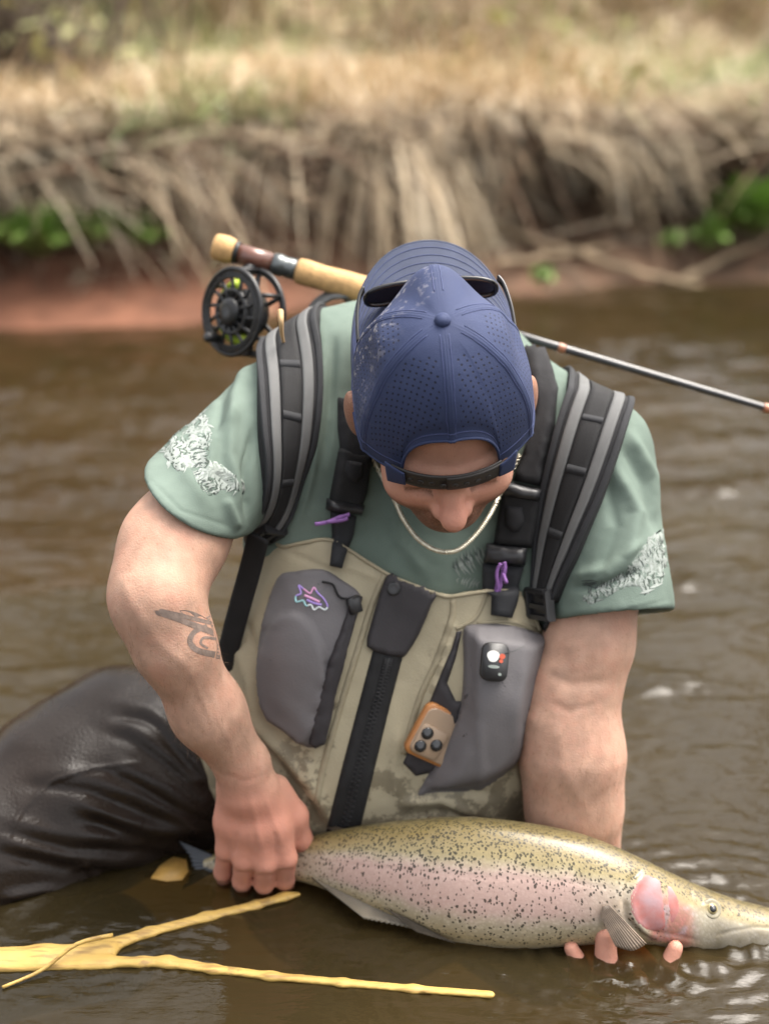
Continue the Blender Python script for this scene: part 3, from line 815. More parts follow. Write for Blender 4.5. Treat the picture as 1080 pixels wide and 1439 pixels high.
# the hand under the belly, fingers curled up round the near side
b.chain([(818, 1232, 1.708, 40), (838, 1300, 1.700, 40)], 0.012)
lm = [(822, 1352, 1.672), (848, 1362, 1.664), (878, 1364, 1.662), (905, 1358, 1.664)]
for m_ in lm: b.chain([(836, 1300, 1.700, 30), (*m_, 19)], 0.012)
lp = [(812, 1375, 1.612), (850, 1382, 1.606), (895, 1384, 1.604), (936, 1376, 1.606)]
ld = [(812, 1352, 1.572), (851, 1354, 1.568), (897, 1378, 1.572), (938, 1356, 1.570)]
lt = [(802, 1332, 1.570), (850, 1314, 1.563), (897, 1374, 1.566), (948, 1332, 1.568)]
for i, (m_, p_, d_, t_) in enumerate(zip(lm, lp, ld, lt)):
    k_ = (0.95, 1.30, 1.0, 1.0)[i]
    b.chain([(*m_, 15), (*p_, 13.5 * k_), (*d_, 13 * k_), (*t_, 11 * k_)], 0.003)
b.chain([(860, 1290, 1.705, 20), (905, 1290, 1.70, 17), (945, 1296, 1.695, 12)], 0.008)
BV, BQ = b.build(0.0023)
BV = relax(BV, BQ, 2, 0.4)
BN = vnormals(BV, BQ)
BV = creases(BV, BN, [
    ([(170, 805), (185, 850), (225, 905), (290, 960)], 9, 0.0012),
    ([(290, 900), (320, 960), (345, 1030)], 10, 0.0006), ([(250, 960), (300, 1040), (335, 1090)], 9, 0.0005),
    ([(262, 935), (285, 985), (305, 1030)], 4, 0.0006), ([(300, 1000), (322, 1040), (330, 1075)], 4, 0.0007),
    ([(303, 1085), (345, 1098), (385, 1085)], 4, -0.0006),
    ([(331, 1168), (330, 1202)], 4, -0.0016), ([(358, 1172), (358, 1210)], 4, -0.0016), ([(387, 1168), (388, 1208)], 4, -0.0016),
    ([(312, 1212), (326, 1214)], 2, -0.0008), ([(332, 1226), (352, 1228)], 2, -0.0008), ([(362, 1230), (384, 1230)], 2, -0.0008), ([(392, 1224), (412, 1222)], 2, -0.0008),
    ([(352, 1120), (368, 1195)], 4, 0.0010), ([(338, 1120), (340, 1190)], 3.5, 0.0008), ([(372, 1120), (398, 1190)], 4, 0.0009),
    ([(766, 945), (800, 962), (860, 958)], 9, -0.0022), ([(770, 985), (800, 1000), (850, 985)], 6, -0.001),
    ([(780, 1010), (790, 1080), (830, 1150)], 9, 0.0012), ([(850, 1010), (855, 1090), (850, 1160)], 12, 0.0012),
    ([(800, 900), (812, 945)], 10, 0.0014),
])
u_, v_, d_ = proj(BV)
q_ = (BV - HC) @ HM.T
hand_l = sst(1060, 1150, v_) * (u_ < 470) * (v_ < 1290); hand_r = sst(1280, 1310, v_) * (u_ > 760)
red = np.clip(0.95 * hand_l + hand_r * 0.8, 0, 1)
isface = (np.abs(q_[:, 0]) < 0.1) & (q_[:, 1] > -0.06) & (np.abs(q_[:, 2]) < 0.14)
nose = np.exp(-(((q_[:, 0]) / 0.018) ** 2 + ((q_[:, 1] - 0.108) / 0.022) ** 2 + ((q_[:, 2] + 0.046) / 0.022) ** 2)) * isface
cheek = np.exp(-(((np.abs(q_[:, 0]) - 0.038) / 0.02) ** 2 + ((q_[:, 2] + 0.052) / 0.02) ** 2)) * isface * (q_[:, 1] > 0.02)
red = np.clip(red + nose * 0.6 + cheek * 0.3 + 0.42 * isface * (d_ < 1.56), 0, 1)
brow = isface * (q_[:, 1] > 0.05) * np.exp(-((q_[:, 2] + 0.0085 - 0.06 * (np.abs(q_[:, 0]) - 0.03) * (np.abs(q_[:, 0]) < 0.03)) / 0.0052) ** 2) * sst(0.006, 0.014, np.abs(q_[:, 0])) * (1 - sst(0.050, 0.062, np.abs(q_[:, 0])))
lash = isface * np.exp(-((q_[:, 2] + 0.035) / 0.0025) ** 2) * (q_[:, 1] > 0.06) * (np.abs(np.abs(q_[:, 0]) - 0.033) < 0.014)
beard = isface * np.clip(sst(-0.048, -0.064, q_[:, 2]) * (q_[:, 1] > -0.03) * (1 - nose), 0, 1)
beard = np.maximum(beard, isface * sst(0.056, 0.068, np.abs(q_[:, 0])) * sst(0.045, 0.015, q_[:, 1]) * (q_[:, 1] > -0.03) * (q_[:, 2] < 0.03) * 0.8)
hairm = np.clip(np.maximum(np.maximum(brow, lash * 0.8), beard * 0.85), 0, 1)
# tattoos on the inside of the forearm
def tat(u, v):
    fe = np.array([(216, 858), (240, 853), (275, 852), (292, 862), (305, 882), (290, 876), (262, 872), (235, 870)])
    a = inpoly(u, v, fe).astype(float) * (0.75 + 0.25 * np.sin(u * 0.9 + v * 1.7))
    e1, _ = pdist(u, v, [(292, 880), (272, 889), (266, 902), (276, 914), (300, 919)])
    e2, _ = pdist(u, v, [(303, 900), (285, 897), (280, 905), (292, 913)])
    e3, _ = pdist(u, v, [(290, 868), (302, 890), (306, 915), (303, 925)])
    return np.clip(a + np.exp(-(e1 / 4.5) ** 2) + 0.7 * np.exp(-(e2 / 3) ** 2) + 0.8 * np.exp(-(e3 / 5) ** 2), 0, 1) * 0.8
tatt = 0 * tat(u_, v_) * ((BN @ AX_F) < 0.1) * (u_ < 330) * (v_ > 840) * (v_ < 930) * (d_ < 1.6)
m_skin = mat('skin', (0.47, 0.288, 0.208), 0.55, 0.14, 60, 0.30, 520, 0.28, sss=0.12)
g = G(m_skin)
at = g.attr('tint'); sp = g.n('ShaderNodeSeparateColor'); g.l(at.outputs['Color'], sp.inputs['Color'])
c = g.color()
mott = g.noise(28, detail=5, rough=0.65)
c = g.mix(g.math('MULTIPLY', g.step(mott, 0.42, 0.72), 0.55), c, (0.52, 0.26, 0.185))
fv = g.n('ShaderNodeTexVoronoi'); fv.inputs['Scale'].default_value = 150; g.l(g.obj(), fv.inputs['Vector'])
fs_ = g.n('ShaderNodeSeparateColor'); g.l(fv.outputs['Color'], fs_.inputs['Color'])
frk = g.math('MULTIPLY', g.math('SUBTRACT', 1.0, g.step(fv.outputs['Distance'], 0.12, 0.28)), g.math('LESS_THAN', fs_.outputs['Red'], 0.22))
c = g.mix(g.math('MULTIPLY', frk, 0.35), c, (0.30, 0.14, 0.08))
c = g.mix(g.math('MULTIPLY', g.step(g.noise(1.0, g.mapv(g.obj(), (90, 90, 22)), 4), 0.5, 0.75), 0.18), c, (0.58, 0.40, 0.31))
c = g.mix(g.math('MULTIPLY', sp.outputs['Red'], 0.8), c, (0.58, 0.245, 0.175))
hn = g.step(g.noise(700, detail=2), 0.35, 0.6)
c = g.mix(g.math('MULTIPLY', sp.outputs['Green'], g.math('MULTIPLY_ADD', hn, 0.4, 0.6), clamp=True), c, (0.10, 0.045, 0.022))
c = g.mix(sp.outputs['Blue'], c, (0.075, 0.075, 0.075))
g.setc(c)
body = mk('body', BV, BQ, m_skin, person, col={'tint': np.stack([red, hairm, tatt], 1)})

# fine fair hair on the forearms
hm = ((((u_ > 150) & (u_ < 400) & (v_ > 850) & (v_ < 1120)) | ((u_ > 725) & (u_ < 885) & (v_ > 1000) & (v_ < 1190))) & (d_ < 1.72))
hi_ = RNG.choice(np.flatnonzero(hm), 2600)
hb_ = BV[hi_]; hn_ = BN[hi_]
along_ = np.where((u_[hi_] < 500)[:, None], unit(W(341, 1075, 1.612) - W(222, 838, 1.515)), unit(W(812, 1195, 1.695) - W(806, 985, 1.65)))
hd_ = along_ + hn_ * 0.35 + RNG.normal(0, 0.35, hb_.shape); hd_ /= np.linalg.norm(hd_, axis=1, keepdims=True)
hv_, hq_, _c = blades(hb_, hd_, RNG.uniform(0.005, 0.012, len(hb_)), np.zeros(len(hb_)), np.full(len(hb_), 0.00010), np.zeros((len(hb_), 3)), 2)
mk('arm_hair', hv_, hq_, mat('fair_brown_hair', (0.17, 0.09, 0.045), 0.5, 0.2), body, kind='stuff')

# ---- T-shirt
t = SDF()
t.chain([(395, 580, 1.66, 62), (470, 525, 1.705, 82), (610, 535, 1.735, 92), (750, 600, 1.705, 80), (835, 640, 1.665, 68)], 0.03)
t.chain([(590, 600, 1.745, 190), (572, 800, 1.745, 192), (545, 960, 1.765, 188)], 0.03, flat=TN, s=0.62)
t.chain([(440, 640, 1.68, 95), (430, 760, 1.70, 85)], 0.04); t.chain([(740, 690, 1.69, 85), (740, 800, 1.70, 80)], 0.04)
ls0, ls1 = W(390, 575, 1.66), W(286, 696, 1.590)
rs0, rs1 = W(838, 640, 1.66), W(861, 866, 1.637)
LCN = camv(-0.60, -0.80, -0.30)
t.cone(ls0, ls1, px(66, 1.65), px(88, 1.590), 0.03, cut=True, cutn=LCN)
t.cone(rs0, rs1, px(76, 1.66), px(87, 1.637), 0.03, cut=True)
for a_, b_, r_ in ((ls0, ls1, px(83, 1.590)), (rs0, rs1, px(81, 1.637))):
    ax_ = unit(b_ - a_); b_ = b_ + ax_ * 0.004; t.cone(b_ - ax_ * 0.035, b_ + ax_ * 0.02, r_ * 0.92, r_, 0.004, 's')
# neck opening
t.cone(W(612, 500, 1.66), hp(0, -0.03, -0.04), 0.066, 0.070, 0.006, 's')
TV, TQ = t.build(0.0026)
TV = relax(TV, TQ, 2, 0.4)
TNn = vnormals(TV, TQ)
def sleeve_w(P, a, b_):        # 1 on the sleeve
    ax = b_ - a; return sst(0.25, 0.7, ((P - a) @ ax) / (ax @ ax))
fold = 0.0026 * fbm(TV * np.array([1, 1, 0.6]), 16, 3, 3) + 0.0007 * fbm(TV, 60, 2, 5)
TV = TV + TNn * fold[:, None]
TV = creases(TV, TNn, [
    ([(352, 500), (330, 560), (322, 640), (340, 720)], 9, 0.00600), ([(345, 560), (300, 620), (290, 690)], 9, 0.00450),
    ([(356, 600), (344, 660), (348, 730)], 6, -0.00600), ([(330, 520), (310, 560), (305, 620)], 7, -0.00450),
    ([(240, 600), (250, 650), (300, 720)], 10, 0.00300), ([(316, 700), (334, 745)], 7, 0.00525),
    ([(205, 668), (255, 718), (338, 745)], 2.2, -0.00090),
    ([(790, 870), (865, 862), (942, 842)], 2.2, -0.00090),
    ([(870, 620), (905, 680), (925, 760)], 9, -0.00450), ([(880, 600), (920, 670), (938, 750)], 7, 0.00375),
    ([(855, 640), (895, 720), (880, 790), (830, 830)], 10, 0.00600), ([(850, 660), (866, 740), (840, 810)], 9, -0.00450),
    ([(800, 812), (850, 800), (905, 760)], 8, 0.00450), ([(800, 828), (850, 822), (900, 800)], 5, -0.00450),
    ([(455, 470), (452, 560), (440, 660), (420, 740)], 5, 0.00450), ([(470, 470), (466, 560), (456, 650)], 5, -0.00450),
    ([(545, 700), (560, 760), (600, 810)], 9, 0.00300), ([(700, 700), (670, 770), (640, 815)], 9, 0.00225),
])
m_shirt = mat('green_cotton', (0.124, 0.163, 0.138), 0.9, 0.10, 18, 0.25, 900, 0.2)
g = G(m_shirt)
fade = g.step(g.noise(9, detail=4), 0.40, 0.72)
g.setc(g.mix(g.math('MULTIPLY', fade, 0.30), g.color(), (0.225, 0.285, 0.245)))
shirt = mk('shirt', TV, TQ, m_shirt, person)

# ---- waders: khaki upper
w = SDF()
w.chain([(590, 640, 1.745, 196), (570, 820, 1.742, 206), (545, 980, 1.760, 208), (515, 1190, 1.815, 200)], 0.03, flat=TN, s=0.66)
w.chain([(450, 790, 1.69, 84), (450, 900, 1.70, 90), (470, 1060, 1.715, 80)], 0.05)
w.chain([(690, 830, 1.69, 70), (680, 950, 1.695, 76), (660, 1080, 1.72, 70)], 0.05)
w.chain([(400, 1000, 1.76, 110), (330, 1090, 1.84, 95)], 0.06)
w.chain([(640, 1140, 1.80, 110), (700, 1230, 1.84, 100)], 0.05)
EDGE = np.array([(250, 880), (330, 815), (372, 775), (388, 760), (399, 766), (430, 760), (462, 757), (490, 771), (541, 803), (575, 818), (610, 831), (633, 836), (684, 829), (730, 831), (745, 855), (757, 884), (790, 960)])
def bib_cut(P, F):
    u, v, d = proj(P)
    e = np.interp(u, EDGE[:, 0], EDGE[:, 1])
    return np.maximum(F, (e - v) * d / FPX * 0.8)
WV, WQ = w.build(0.0028, bib_cut)
WV = relax(WV, WQ, 1, 0.4); WN = vnormals(WV, WQ)
WV = WV + WN * (0.0022 * fbm(WV, 14, 3, 8) + 0.0010 * fbm(WV, 45, 2, 9))[:, None]
WV = creases(WV, WN, [
    ([(497, 830), (478, 930), (455, 1040), (448, 1120)], 3, -0.0018), ([(488, 830), (468, 930), (446, 1050)], 4, 0.0016),
    ([(330, 900), (350, 960), (360, 1040)], 9, 0.004), ([(345, 870), (362, 930)], 6, -0.003), ([(318, 930), (345, 1010), (395, 1090)], 8, -0.004),
    ([(345, 1010), (395, 1060), (440, 1110)], 9, 0.005), ([(370, 1050), (420, 1110), (450, 1160)], 8, -0.004), ([(430, 1060), (440, 1110), (470, 1160)], 9, 0.004),
    ([(560, 1130), (620, 1122), (670, 1150)], 8, 0.006), ([(570, 1150), (625, 1140), (690, 1160)], 7, -0.004), ([(590, 1110), (640, 1105), (700, 1120)], 7, -0.004),
    ([(630, 880), (610, 940), (590, 990), (570, 1080)], 3, -0.0016), ([(639, 870), (622, 930), (604, 990)], 4, 0.0014),
    ([(560, 1020), (552, 1080), (560, 1130)], 8, 0.003), ([(720, 1080), (735, 1120), (735, 1160)], 8, 0.004),
    ([(455, 790), (500, 800), (535, 815)], 5, 0.002), ([(400, 775), (440, 790), (480, 812)], 5, -0.0015),
] + [([(452 + i * -3.3 + 2, 930 + i * 17), (466 - i * 3.3, 934 + i * 17)], 4, 0.0014 * (1 if i % 2 else -1)) for i in range(9)]
  + [([(600 + i * 3.5, 975 - i * 14), (616 + i * 3.5, 979 - i * 14)], 4, 0.0012 * (1 if i % 2 else -1)) for i in range(8)])
m_khaki = mat('khaki_wader_fabric', (0.37, 0.325, 0.225), 0.75, 0.10, 14, 0.3, 500, 0.35)
g = G(m_khaki)
sz_ = g.n('ShaderNodeSeparateXYZ'); g.l(g.obj(), sz_.inputs[0])
low = g.math('SUBTRACT', 1.0, g.step(sz_.outputs['Z'], 0.08, 0.27))
wet = g.math('MULTIPLY', g.step(g.math('ADD', g.noise(34, detail=5, rough=0.7), g.math('MULTIPLY', low, 0.10)), 0.56, 0.64), g.step(g.math('ADD', g.noise(7, detail=2), g.math('MULTIPLY', low, 0.22)), 0.48, 0.62))
g.setc(g.mix(g.math('MULTIPLY', wet, 0.62), g.color(), (0.095, 0.078, 0.052)))
g.l(g.math('MULTIPLY_ADD', wet, -0.35, 0.75), g.b.inputs['Roughness'])
waders = mk('waders', WV, WQ, m_khaki, person)

# ---- waders: dark legs
l = SDF()
l.chain([(400, 1070, 1.86, 104), (300, 1075, 1.85, 116), (200, 1088, 1.83, 120), (90, 1140, 1.79, 112), (-30, 1210, 1.745, 108), (-110, 1290, 1.72, 90)], 0.05)
l.chain([(-110, 1290, 1.72, 90), (-20, 1345, 1.78, 80), (150, 1330, 1.90, 75)], 0.04)
l.chain([(160, 1010, 1.84, 60), (60, 1075, 1.80, 62)], 0.05)
l.chain([(620, 1230, 1.88, 90), (760, 1330, 1.86, 80)], 0.04)
LV, LQ = l.build(0.0032)
LV = relax(LV, LQ, 2, 0.4); LN = vnormals(LV, LQ)
LV = LV + LN * (0.0025 * fbm(LV, 12, 3, 21) + 0.0022 * (0.5 - np.abs(fbm(LV * np.array([0.6, 0.6, 2.0]), 17, 2, 23))))[:, None]
fl = []
for k_, (p0, p1, p2, p3) in enumerate([
    ((70, 1052), (150, 1072), (230, 1108), (300, 1150)), ((40, 1078), (120, 1098), (210, 1128), (300, 1162)),
    ((20, 1110), (110, 1135), (200, 1158), (295, 1172)), ((10, 1150), (100, 1172), (190, 1186), (280, 1186)),
    ((0, 1185), (90, 1206), (180, 1214), (250, 1204)), ((0, 1225), (80, 1238), (150, 1240), (210, 1232)),
    ((150, 985), (210, 1000), (260, 1040), (300, 1090)), ((110, 1010), (180, 1030), (245, 1070), (300, 1110))]):
    rk = random.Random(k_); pp = catmull([(p[0] + rk.uniform(-8, 8), p[1] + rk.uniform(-9, 9)) for p in (p0, p1, p2, p3)], 4); aa_ = rk.uniform(0.45, 1.0); i0_ = rk.choice((0, 2, 4))
    fl.append((pp[i0_:], rk.uniform(9, 16), 0.0062 * aa_)); fl.append(([(p[0], p[1] + rk.uniform(0, 3) + 17) for p in pp[i0_:]], rk.uniform(6, 10), -0.0056 * aa_))
fl += [([(5, 1190), (30, 1140), (70, 1100), (130, 1080), (200, 1072)], 2.2, 0.0028), ([(100, 1225), (120, 1215), (128, 1228), (150, 1232)], 5, 0.005),
       ([(0, 1262), (60, 1250), (120, 1252)], 7, 0.006)]
LV = creases(LV, LN, fl)
m_leg = mat('wet_dark_wader_fabric', (0.0165, 0.0115, 0.0088), 0.34, 0.2, 12, 0.3, 300, 0.24)
g = G(m_leg)
dry = g.step(g.noise(13, detail=5, rough=0.65), 0.36, 0.56)
g.l(g.math('MULTIPLY_ADD', dry, 0.20, 0.13), g.b.inputs['Roughness'])
tag(mk('wader_leg', LV, LQ, m_leg, waders), 'wet dark brown wader leg bent at the knee')

BVH_T = bvh_of((TV, TQ)); BVH_W = bvh_of((WV, WQ)); BVH_TW = bvh_of((TV, TQ), (WV, WQ)); BVH_B = bvh_of((BV, BQ)); BVH_L = bvh_of((LV, LQ))
# ================================================================== clothing details and gear
m_black = mat('black_webbing', (0.014, 0.014, 0.015), 0.75, 0.2, 40, 0.35, 900, 0.3)
m_pad = mat('black_foam_mesh', (0.020, 0.020, 0.022), 0.85, 0.2, 60, 0.5, 1200, 0.3)
m_dgrey = mat('charcoal_webbing', (0.026, 0.027, 0.030), 0.8, 0.12, 40, 0.3, 800, 0.3)
m_stripe = mat('grey_strap_trim', (0.115, 0.117, 0.117), 0.7, 0.08, 40, 0.2, 800, 0.3)
m_plast = mat('black_plastic', (0.022, 0.022, 0.024), 0.38, 0.15, 40, 0.05, 300, 0.5)
m_pocket = mat('grey_pocket_shell', (0.135, 0.127, 0.132), 0.55, 0.08, 16, 0.2, 500, 0.35)
g = G(m_pocket)
drop = g.math('MULTIPLY', g.step(g.noise(75, detail=3, rough=0.6), 0.70, 0.74), 0.7)
g.setc(g.mix(drop, g.color(), (0.03, 0.028, 0.03)))
m_flap = mat('dark_rubber_flap', (0.034, 0.031, 0.034), 0.6, 0.1, 30, 0.1, 400, 0.3)
m_purple = mat('purple_cord', (0.26, 0.12, 0.36), 0.7, 0.2, 200)

# ---- bib of the waders: pockets, flap, zips, braces (sub-parts of the waders)
lp_out = [(390, 813), (415, 803), (453, 800), (480, 815), (506, 836), (497, 868), (479, 930), (463, 990), (452, 1040), (432, 1050), (402, 1026), (370, 999), (362, 938), (369, 877)]
def lp_b(u, v, e):
    r = np.hypot((u - 412) / 46.0, (v - 955) / 92.0)
    return 0.004 * sst(0, 40, e) + 0.0055 * sst(1.06, 0.94, r) + 0.0016 * np.exp(-((u * 0.55 + v * 0.83 - 940) / 14.0) ** 2) * (v < 880)
patch('chest_pocket', lp_out, BVH_W, 0.001, 0.004, m_pocket, waders, 5, 5, lp_b, 3)
zp = [(494, 842), (508, 838), (499, 870), (483, 928), (467, 988), (456, 1041), (436, 1043), (446, 990), (462, 928), (480, 872)]
patch('pocket_zip_and_gap_shade', zp, BVH_W, 0.008, 0.004, m_flap, waders, 4, 4, None, 2)
rp_out = [(651, 884), (671, 877), (713, 878), (757, 891), (762, 911), (744, 982), (737, 1040), (716, 1080), (678, 1110), (613, 1116), (582, 1119), (604, 1084), (630, 1035), (647, 990), (651, 929)]
def rp_b(u, v, e):
    return (0.019 * sst(0, 34, e) + 0.0022 * np.exp(-((u - 672) / 5.0) ** 2) + 0.002 * np.exp(-((u - 716 + (v - 980) * 0.05) / 6.0) ** 2)
            - 0.007 * sst(1062, 1096, v + (u - 680) * 0.22))
patch('chest_pocket', rp_out, BVH_W, 0.001, 0.009, m_pocket, waders, 5, 6, rp_b, 3)
patch('pocket_zip_and_gap_shade', [(641, 888), (649, 886), (640, 925), (628, 960), (640, 985), (652, 985), (640, 1030), (612, 1084), (584, 1090), (566, 1072), (580, 1040), (604, 985), (622, 940), (634, 912)], BVH_W, 0.001, 0.003, m_flap, waders, 5, 3)  # opening edge, widened into a dark sheet painting the shade inside round the phone
fl_out = [(541, 813), (547, 808), (556, 809), (610, 832), (606, 848), (588, 890), (570, 918), (562, 922), (538, 919), (515, 908), (520, 880), (530, 845)]
patch('storm_flap', fl_out, BVH_W, 0.005, 0.003, m_flap, waders, 5, 4, None, 2)
zs = [(526, 905), (570, 905), (549, 985), (526, 1080), (503, 1176), (456, 1176), (480, 1080), (505, 985)]
patch('zip_tape', zs, BVH_W, 0.001, 0.003, m_black, waders, 6, 4)
# zip teeth (a few pixels each: one part)
T0 = catmull([(544, 925), (527, 990), (503, 1080), (481, 1172)], 30); parts = []
for i in range(0, len(T0) - 1):
    a = T0[i]; tdir = T0[min(i + 1, len(T0) - 1)] - a; tdir = tdir / np.hypot(*tdir); sd = np.array([-tdir[1], tdir[0]])
    c_, n_ = hit(BVH_W, *a); s_ = 1 if i % 2 else -1
    q_, _n = hit(BVH_W, *(a + sd * 4)); X_ = unit(q_ - c_); Y_ = unit(np.cross(n_, X_))
    parts.append(box(c_ + n_ * 0.0048 + X_ * 0.0018 * s_, X_ * 0.0030, Y_ * 0.00075, n_ * 0.0012))
v__, f__ = merge(*parts); mk('zip_teeth', v__, f__, m_plast, waders, smooth=False, kind='stuff')
# snap on the flap
c_, n_ = hit(BVH_W, 552, 826); v__, f__ = lathe([(0.006, 0.0075), (0.0105, 0.0075), (0.0115, 0.006), (0.0110, 0.004), (0.0112, 0.0)], c_, n_, 20); o_ = mk('snap_button', v__, f__, m_plast, waders); fix_normals(o_)
# seam tapes of khaki
m_seam = mat('khaki_seam_tape', (0.30, 0.26, 0.175), 0.7, 0.08, 20, 0.2, 600)
for line, wd in (([(541, 806), (522, 850), (505, 905), (482, 980), (455, 1075), (445, 1130)], 9), ([(684, 833), (668, 868), (640, 884)], 6), ([(670, 876), (715, 873), (757, 886)], 6), ([(636, 842), (634, 870), (612, 930), (588, 985), (566, 1060)], 9)):
    L_ = catmull(line, 6); T_ = np.gradient(L_, axis=0); T_ /= np.linalg.norm(T_, axis=1, keepdims=True); Nn = np.stack([-T_[:, 1], T_[:, 0]], 1)
    patch('seam_tape', np.vstack([L_ + Nn * wd / 2, (L_ - Nn * wd / 2)[::-1]]), BVH_W, 0.0006, 0.0012, m_seam, waders, 5, 2)
# hem roll along the top edge of the bib
e_ = catmull(EDGE[3:16], 6)
tube_obj('bib_hem', [hit(BVH_W, a, b_ + 2.5)[0] + hit(BVH_W, a, b_ + 4)[1] * 0.001 for a, b_ in e_], 0.0022, m_seam, waders, 8)

# pull cord and zip pull at the pocket
pc = catmull([(453, 818), (468, 822), (476, 838), (488, 842)], 5)
tube_obj('zip_pull', [hit(BVH_W, *q)[0] + hit(BVH_W, *q)[1] * 0.0115 for q in pc], 0.0013, m_black, waders, 6)
c_, n_ = hit(BVH_W, 490, 848); X_ = unit(np.cross(n_, camv(-0.35, 1, 0))); Y_ = np.cross(n_, X_)
v__, f__ = box(c_ + n_ * 0.014, X_ * 0.007, Y_ * 0.009, n_ * 0.004, 0.3); mk('zip_garage', v__, f__, m_plast, waders)
# embroidered trout outline on the pocket
tro = catmull([(416, 838), (423, 834), (420, 823), (428, 829), (436, 834), (441, 826), (446, 833), (455, 842), (460, 852), (456, 857), (448, 853), (441, 857), (437, 850), (430, 851), (426, 844), (417, 846)], 6, True)
m_e = [mat('emblem_thread_' + k, c, 0.6, 0.1, 300) for k, c in (('violet', (0.42, 0.30, 0.72)), ('pink', (0.75, 0.38, 0.62)), ('white', (0.72, 0.78, 0.80)), ('teal', (0.35, 0.62, 0.66)))]
bp_ = bvh_of(*[(np.array([v.co for v in o.data.vertices]), np.array([[f.vertices[0], f.vertices[1], f.vertices[2]] for f in o.data.polygons])) for o in waders.children if o.name.startswith('chest_pocket')])
def onp(q): p, n = hit(bp_, *q); return p + n * 0.0008
n4 = len(tro)
for k, (a, b_, mm) in enumerate(((0, .18, 0), (.18, .36, 1), (.36, .52, 0), (.52, .80, 2), (.80, 1.01, 3))):
    seg = [onp(tro[i % n4]) for i in range(int(a * n4), min(n4, int(b_ * n4)) + 1)]
    tube_obj('trout_emblem', seg, 0.0011, m_e[mm], waders, 6)
tube_obj('trout_emblem', [onp(q) for q in catmull([(428, 837), (438, 841), (449, 846)], 5)], 0.0016, m_e[1], waders, 6)
tube_obj('trout_emblem', [onp(q) for q in catmull([(431, 843), (440, 847), (452, 850)], 5)], 0.0014, m_e[0], waders, 6)

# ---- braces of the waders
def strap_patch(nm, poly, off, th, mm, par, bv=BVH_TW, soft=4, res=6): return patch(nm, poly, bv, off, th, mm, par, res, soft)
strap_patch('brace_pad', [(474, 560), (508, 566), (522, 630), (518, 660), (480, 655), (474, 600)], 0.004, 0.006, m_pad, waders)
strap_patch('brace_webbing', [(476, 630), (516, 640), (511, 690), (503, 714), (461, 708), (468, 670)], 0.008, 0.004, m_black, waders)
strap_patch('brace_loop', [(480, 645), (500, 648), (500, 665), (492, 675), (482, 672), (477, 660)], 0.014, 0.003, m_pad, waders)
strap_patch('brace_buckle', [(459, 700), (506, 708), (502, 722), (457, 714)], 0.012, 0.006, m_plast, waders)
strap_patch('brace_tab', [(464, 718), (497, 724), (494, 748), (488, 770), (480, 799), (463, 795), (467, 760)], 0.008, 0.0035, m_dgrey, waders)
strap_patch('brace_pad', [(735, 490), (764, 500), (783, 550), (779, 600), (768, 650), (762, 684), (722, 676), (738, 630), (752, 580)], 0.006, 0.008, m_pad, waders)
strap_patch('brace_webbing', [(712, 676), (763, 686), (757, 730), (748, 768), (696, 762), (703, 720)], 0.010, 0.005, m_black, waders)
strap_patch('brace_loop', [(714, 708), (736, 710), (738, 728), (732, 743), (722, 745), (713, 735)], 0.017, 0.003, m_pad, waders)
strap_patch('brace_buckle', [(686, 762), (741, 768), (738, 792), (682, 788)], 0.014, 0.006, m_plast, waders)
strap_patch('brace_buckle', [(714, 678), (762, 687), (759, 702), (710, 696)], 0.016, 0.005, m_plast, waders)
strap_patch('brace_tab', [(680, 790), (736, 795), (728, 826), (714, 868), (689, 864), (690, 838), (678, 826)], 0.010, 0.0035, m_dgrey, waders)
def cord(nm, pts, bv, lift, r, mm, par):
    c_ = catmull(pts, 6); P_ = [hit(bv, *q) for q in c_]
    return tube_obj(nm, [p + n * lift for p, n in P_], r, mm, par, 7)
cord('purple_cord', [(441, 729), (455, 727), (466, 722), (480, 717)], BVH_TW, 0.020, 0.0022, m_purple, waders)
cord('purple_cord', [(452, 726), (466, 725), (477, 722)], BVH_TW, 0.023, 0.0020, m_purple, waders)
cord('purple_cord', [(714, 784), (716, 796), (710, 812), (702, 832)], BVH_TW, 0.025, 0.0022, m_purple, waders)
cord('purple_cord', [(710, 786), (705, 802), (706, 818), (699, 830)], BVH_TW, 0.027, 0.0020, m_purple, waders)

# ---- sleeve and chest prints (sub-parts of the shirt)
m_print = mat('white_ink', (0.26, 0.29, 0.27), 0.8, 0.15, 60); m_pdark = mat('dark_ink', (0.045, 0.06, 0.055), 0.8, 0.2, 60)
m_pgrey = mat('grey_ink', (0.22, 0.25, 0.23), 0.8, 0.2, 60)
def leafshape(c, ang, L, wd, n=9):
    t_ = np.linspace(0, 1, n); up_ = wd * np.sin(np.pi * t_ ** 0.8)
    P_ = np.vstack([np.stack([t_ * L, up_], 1), np.stack([t_[::-1][1:-1] * L, -up_[::-1][1:-1]], 1)])
    ca, sa = math.cos(ang), math.sin(ang)
    return np.stack([c[0] + P_[:, 0] * ca - P_[:, 1] * sa, c[1] + P_[:, 0] * sa + P_[:, 1] * ca], 1)
def print_mesh(nm, shapes, mm, lift, par, bv=BVH_T):
    V, F = [], []
    for sh in shapes:
        k = len(V); sh = np.asarray(sh)
        for q in sh: p, n = hit(bv, *q); V.append(p + n * lift)
        cc = sh.mean(0); p, n = hit(bv, *cc); V.append(p + n * lift); m_ = len(sh)
        F += [(k + i, k + (i + 1) % m_, k + m_) for i in range(m_)]
    o = mk(nm, V, F, mm, par, smooth=False); return o
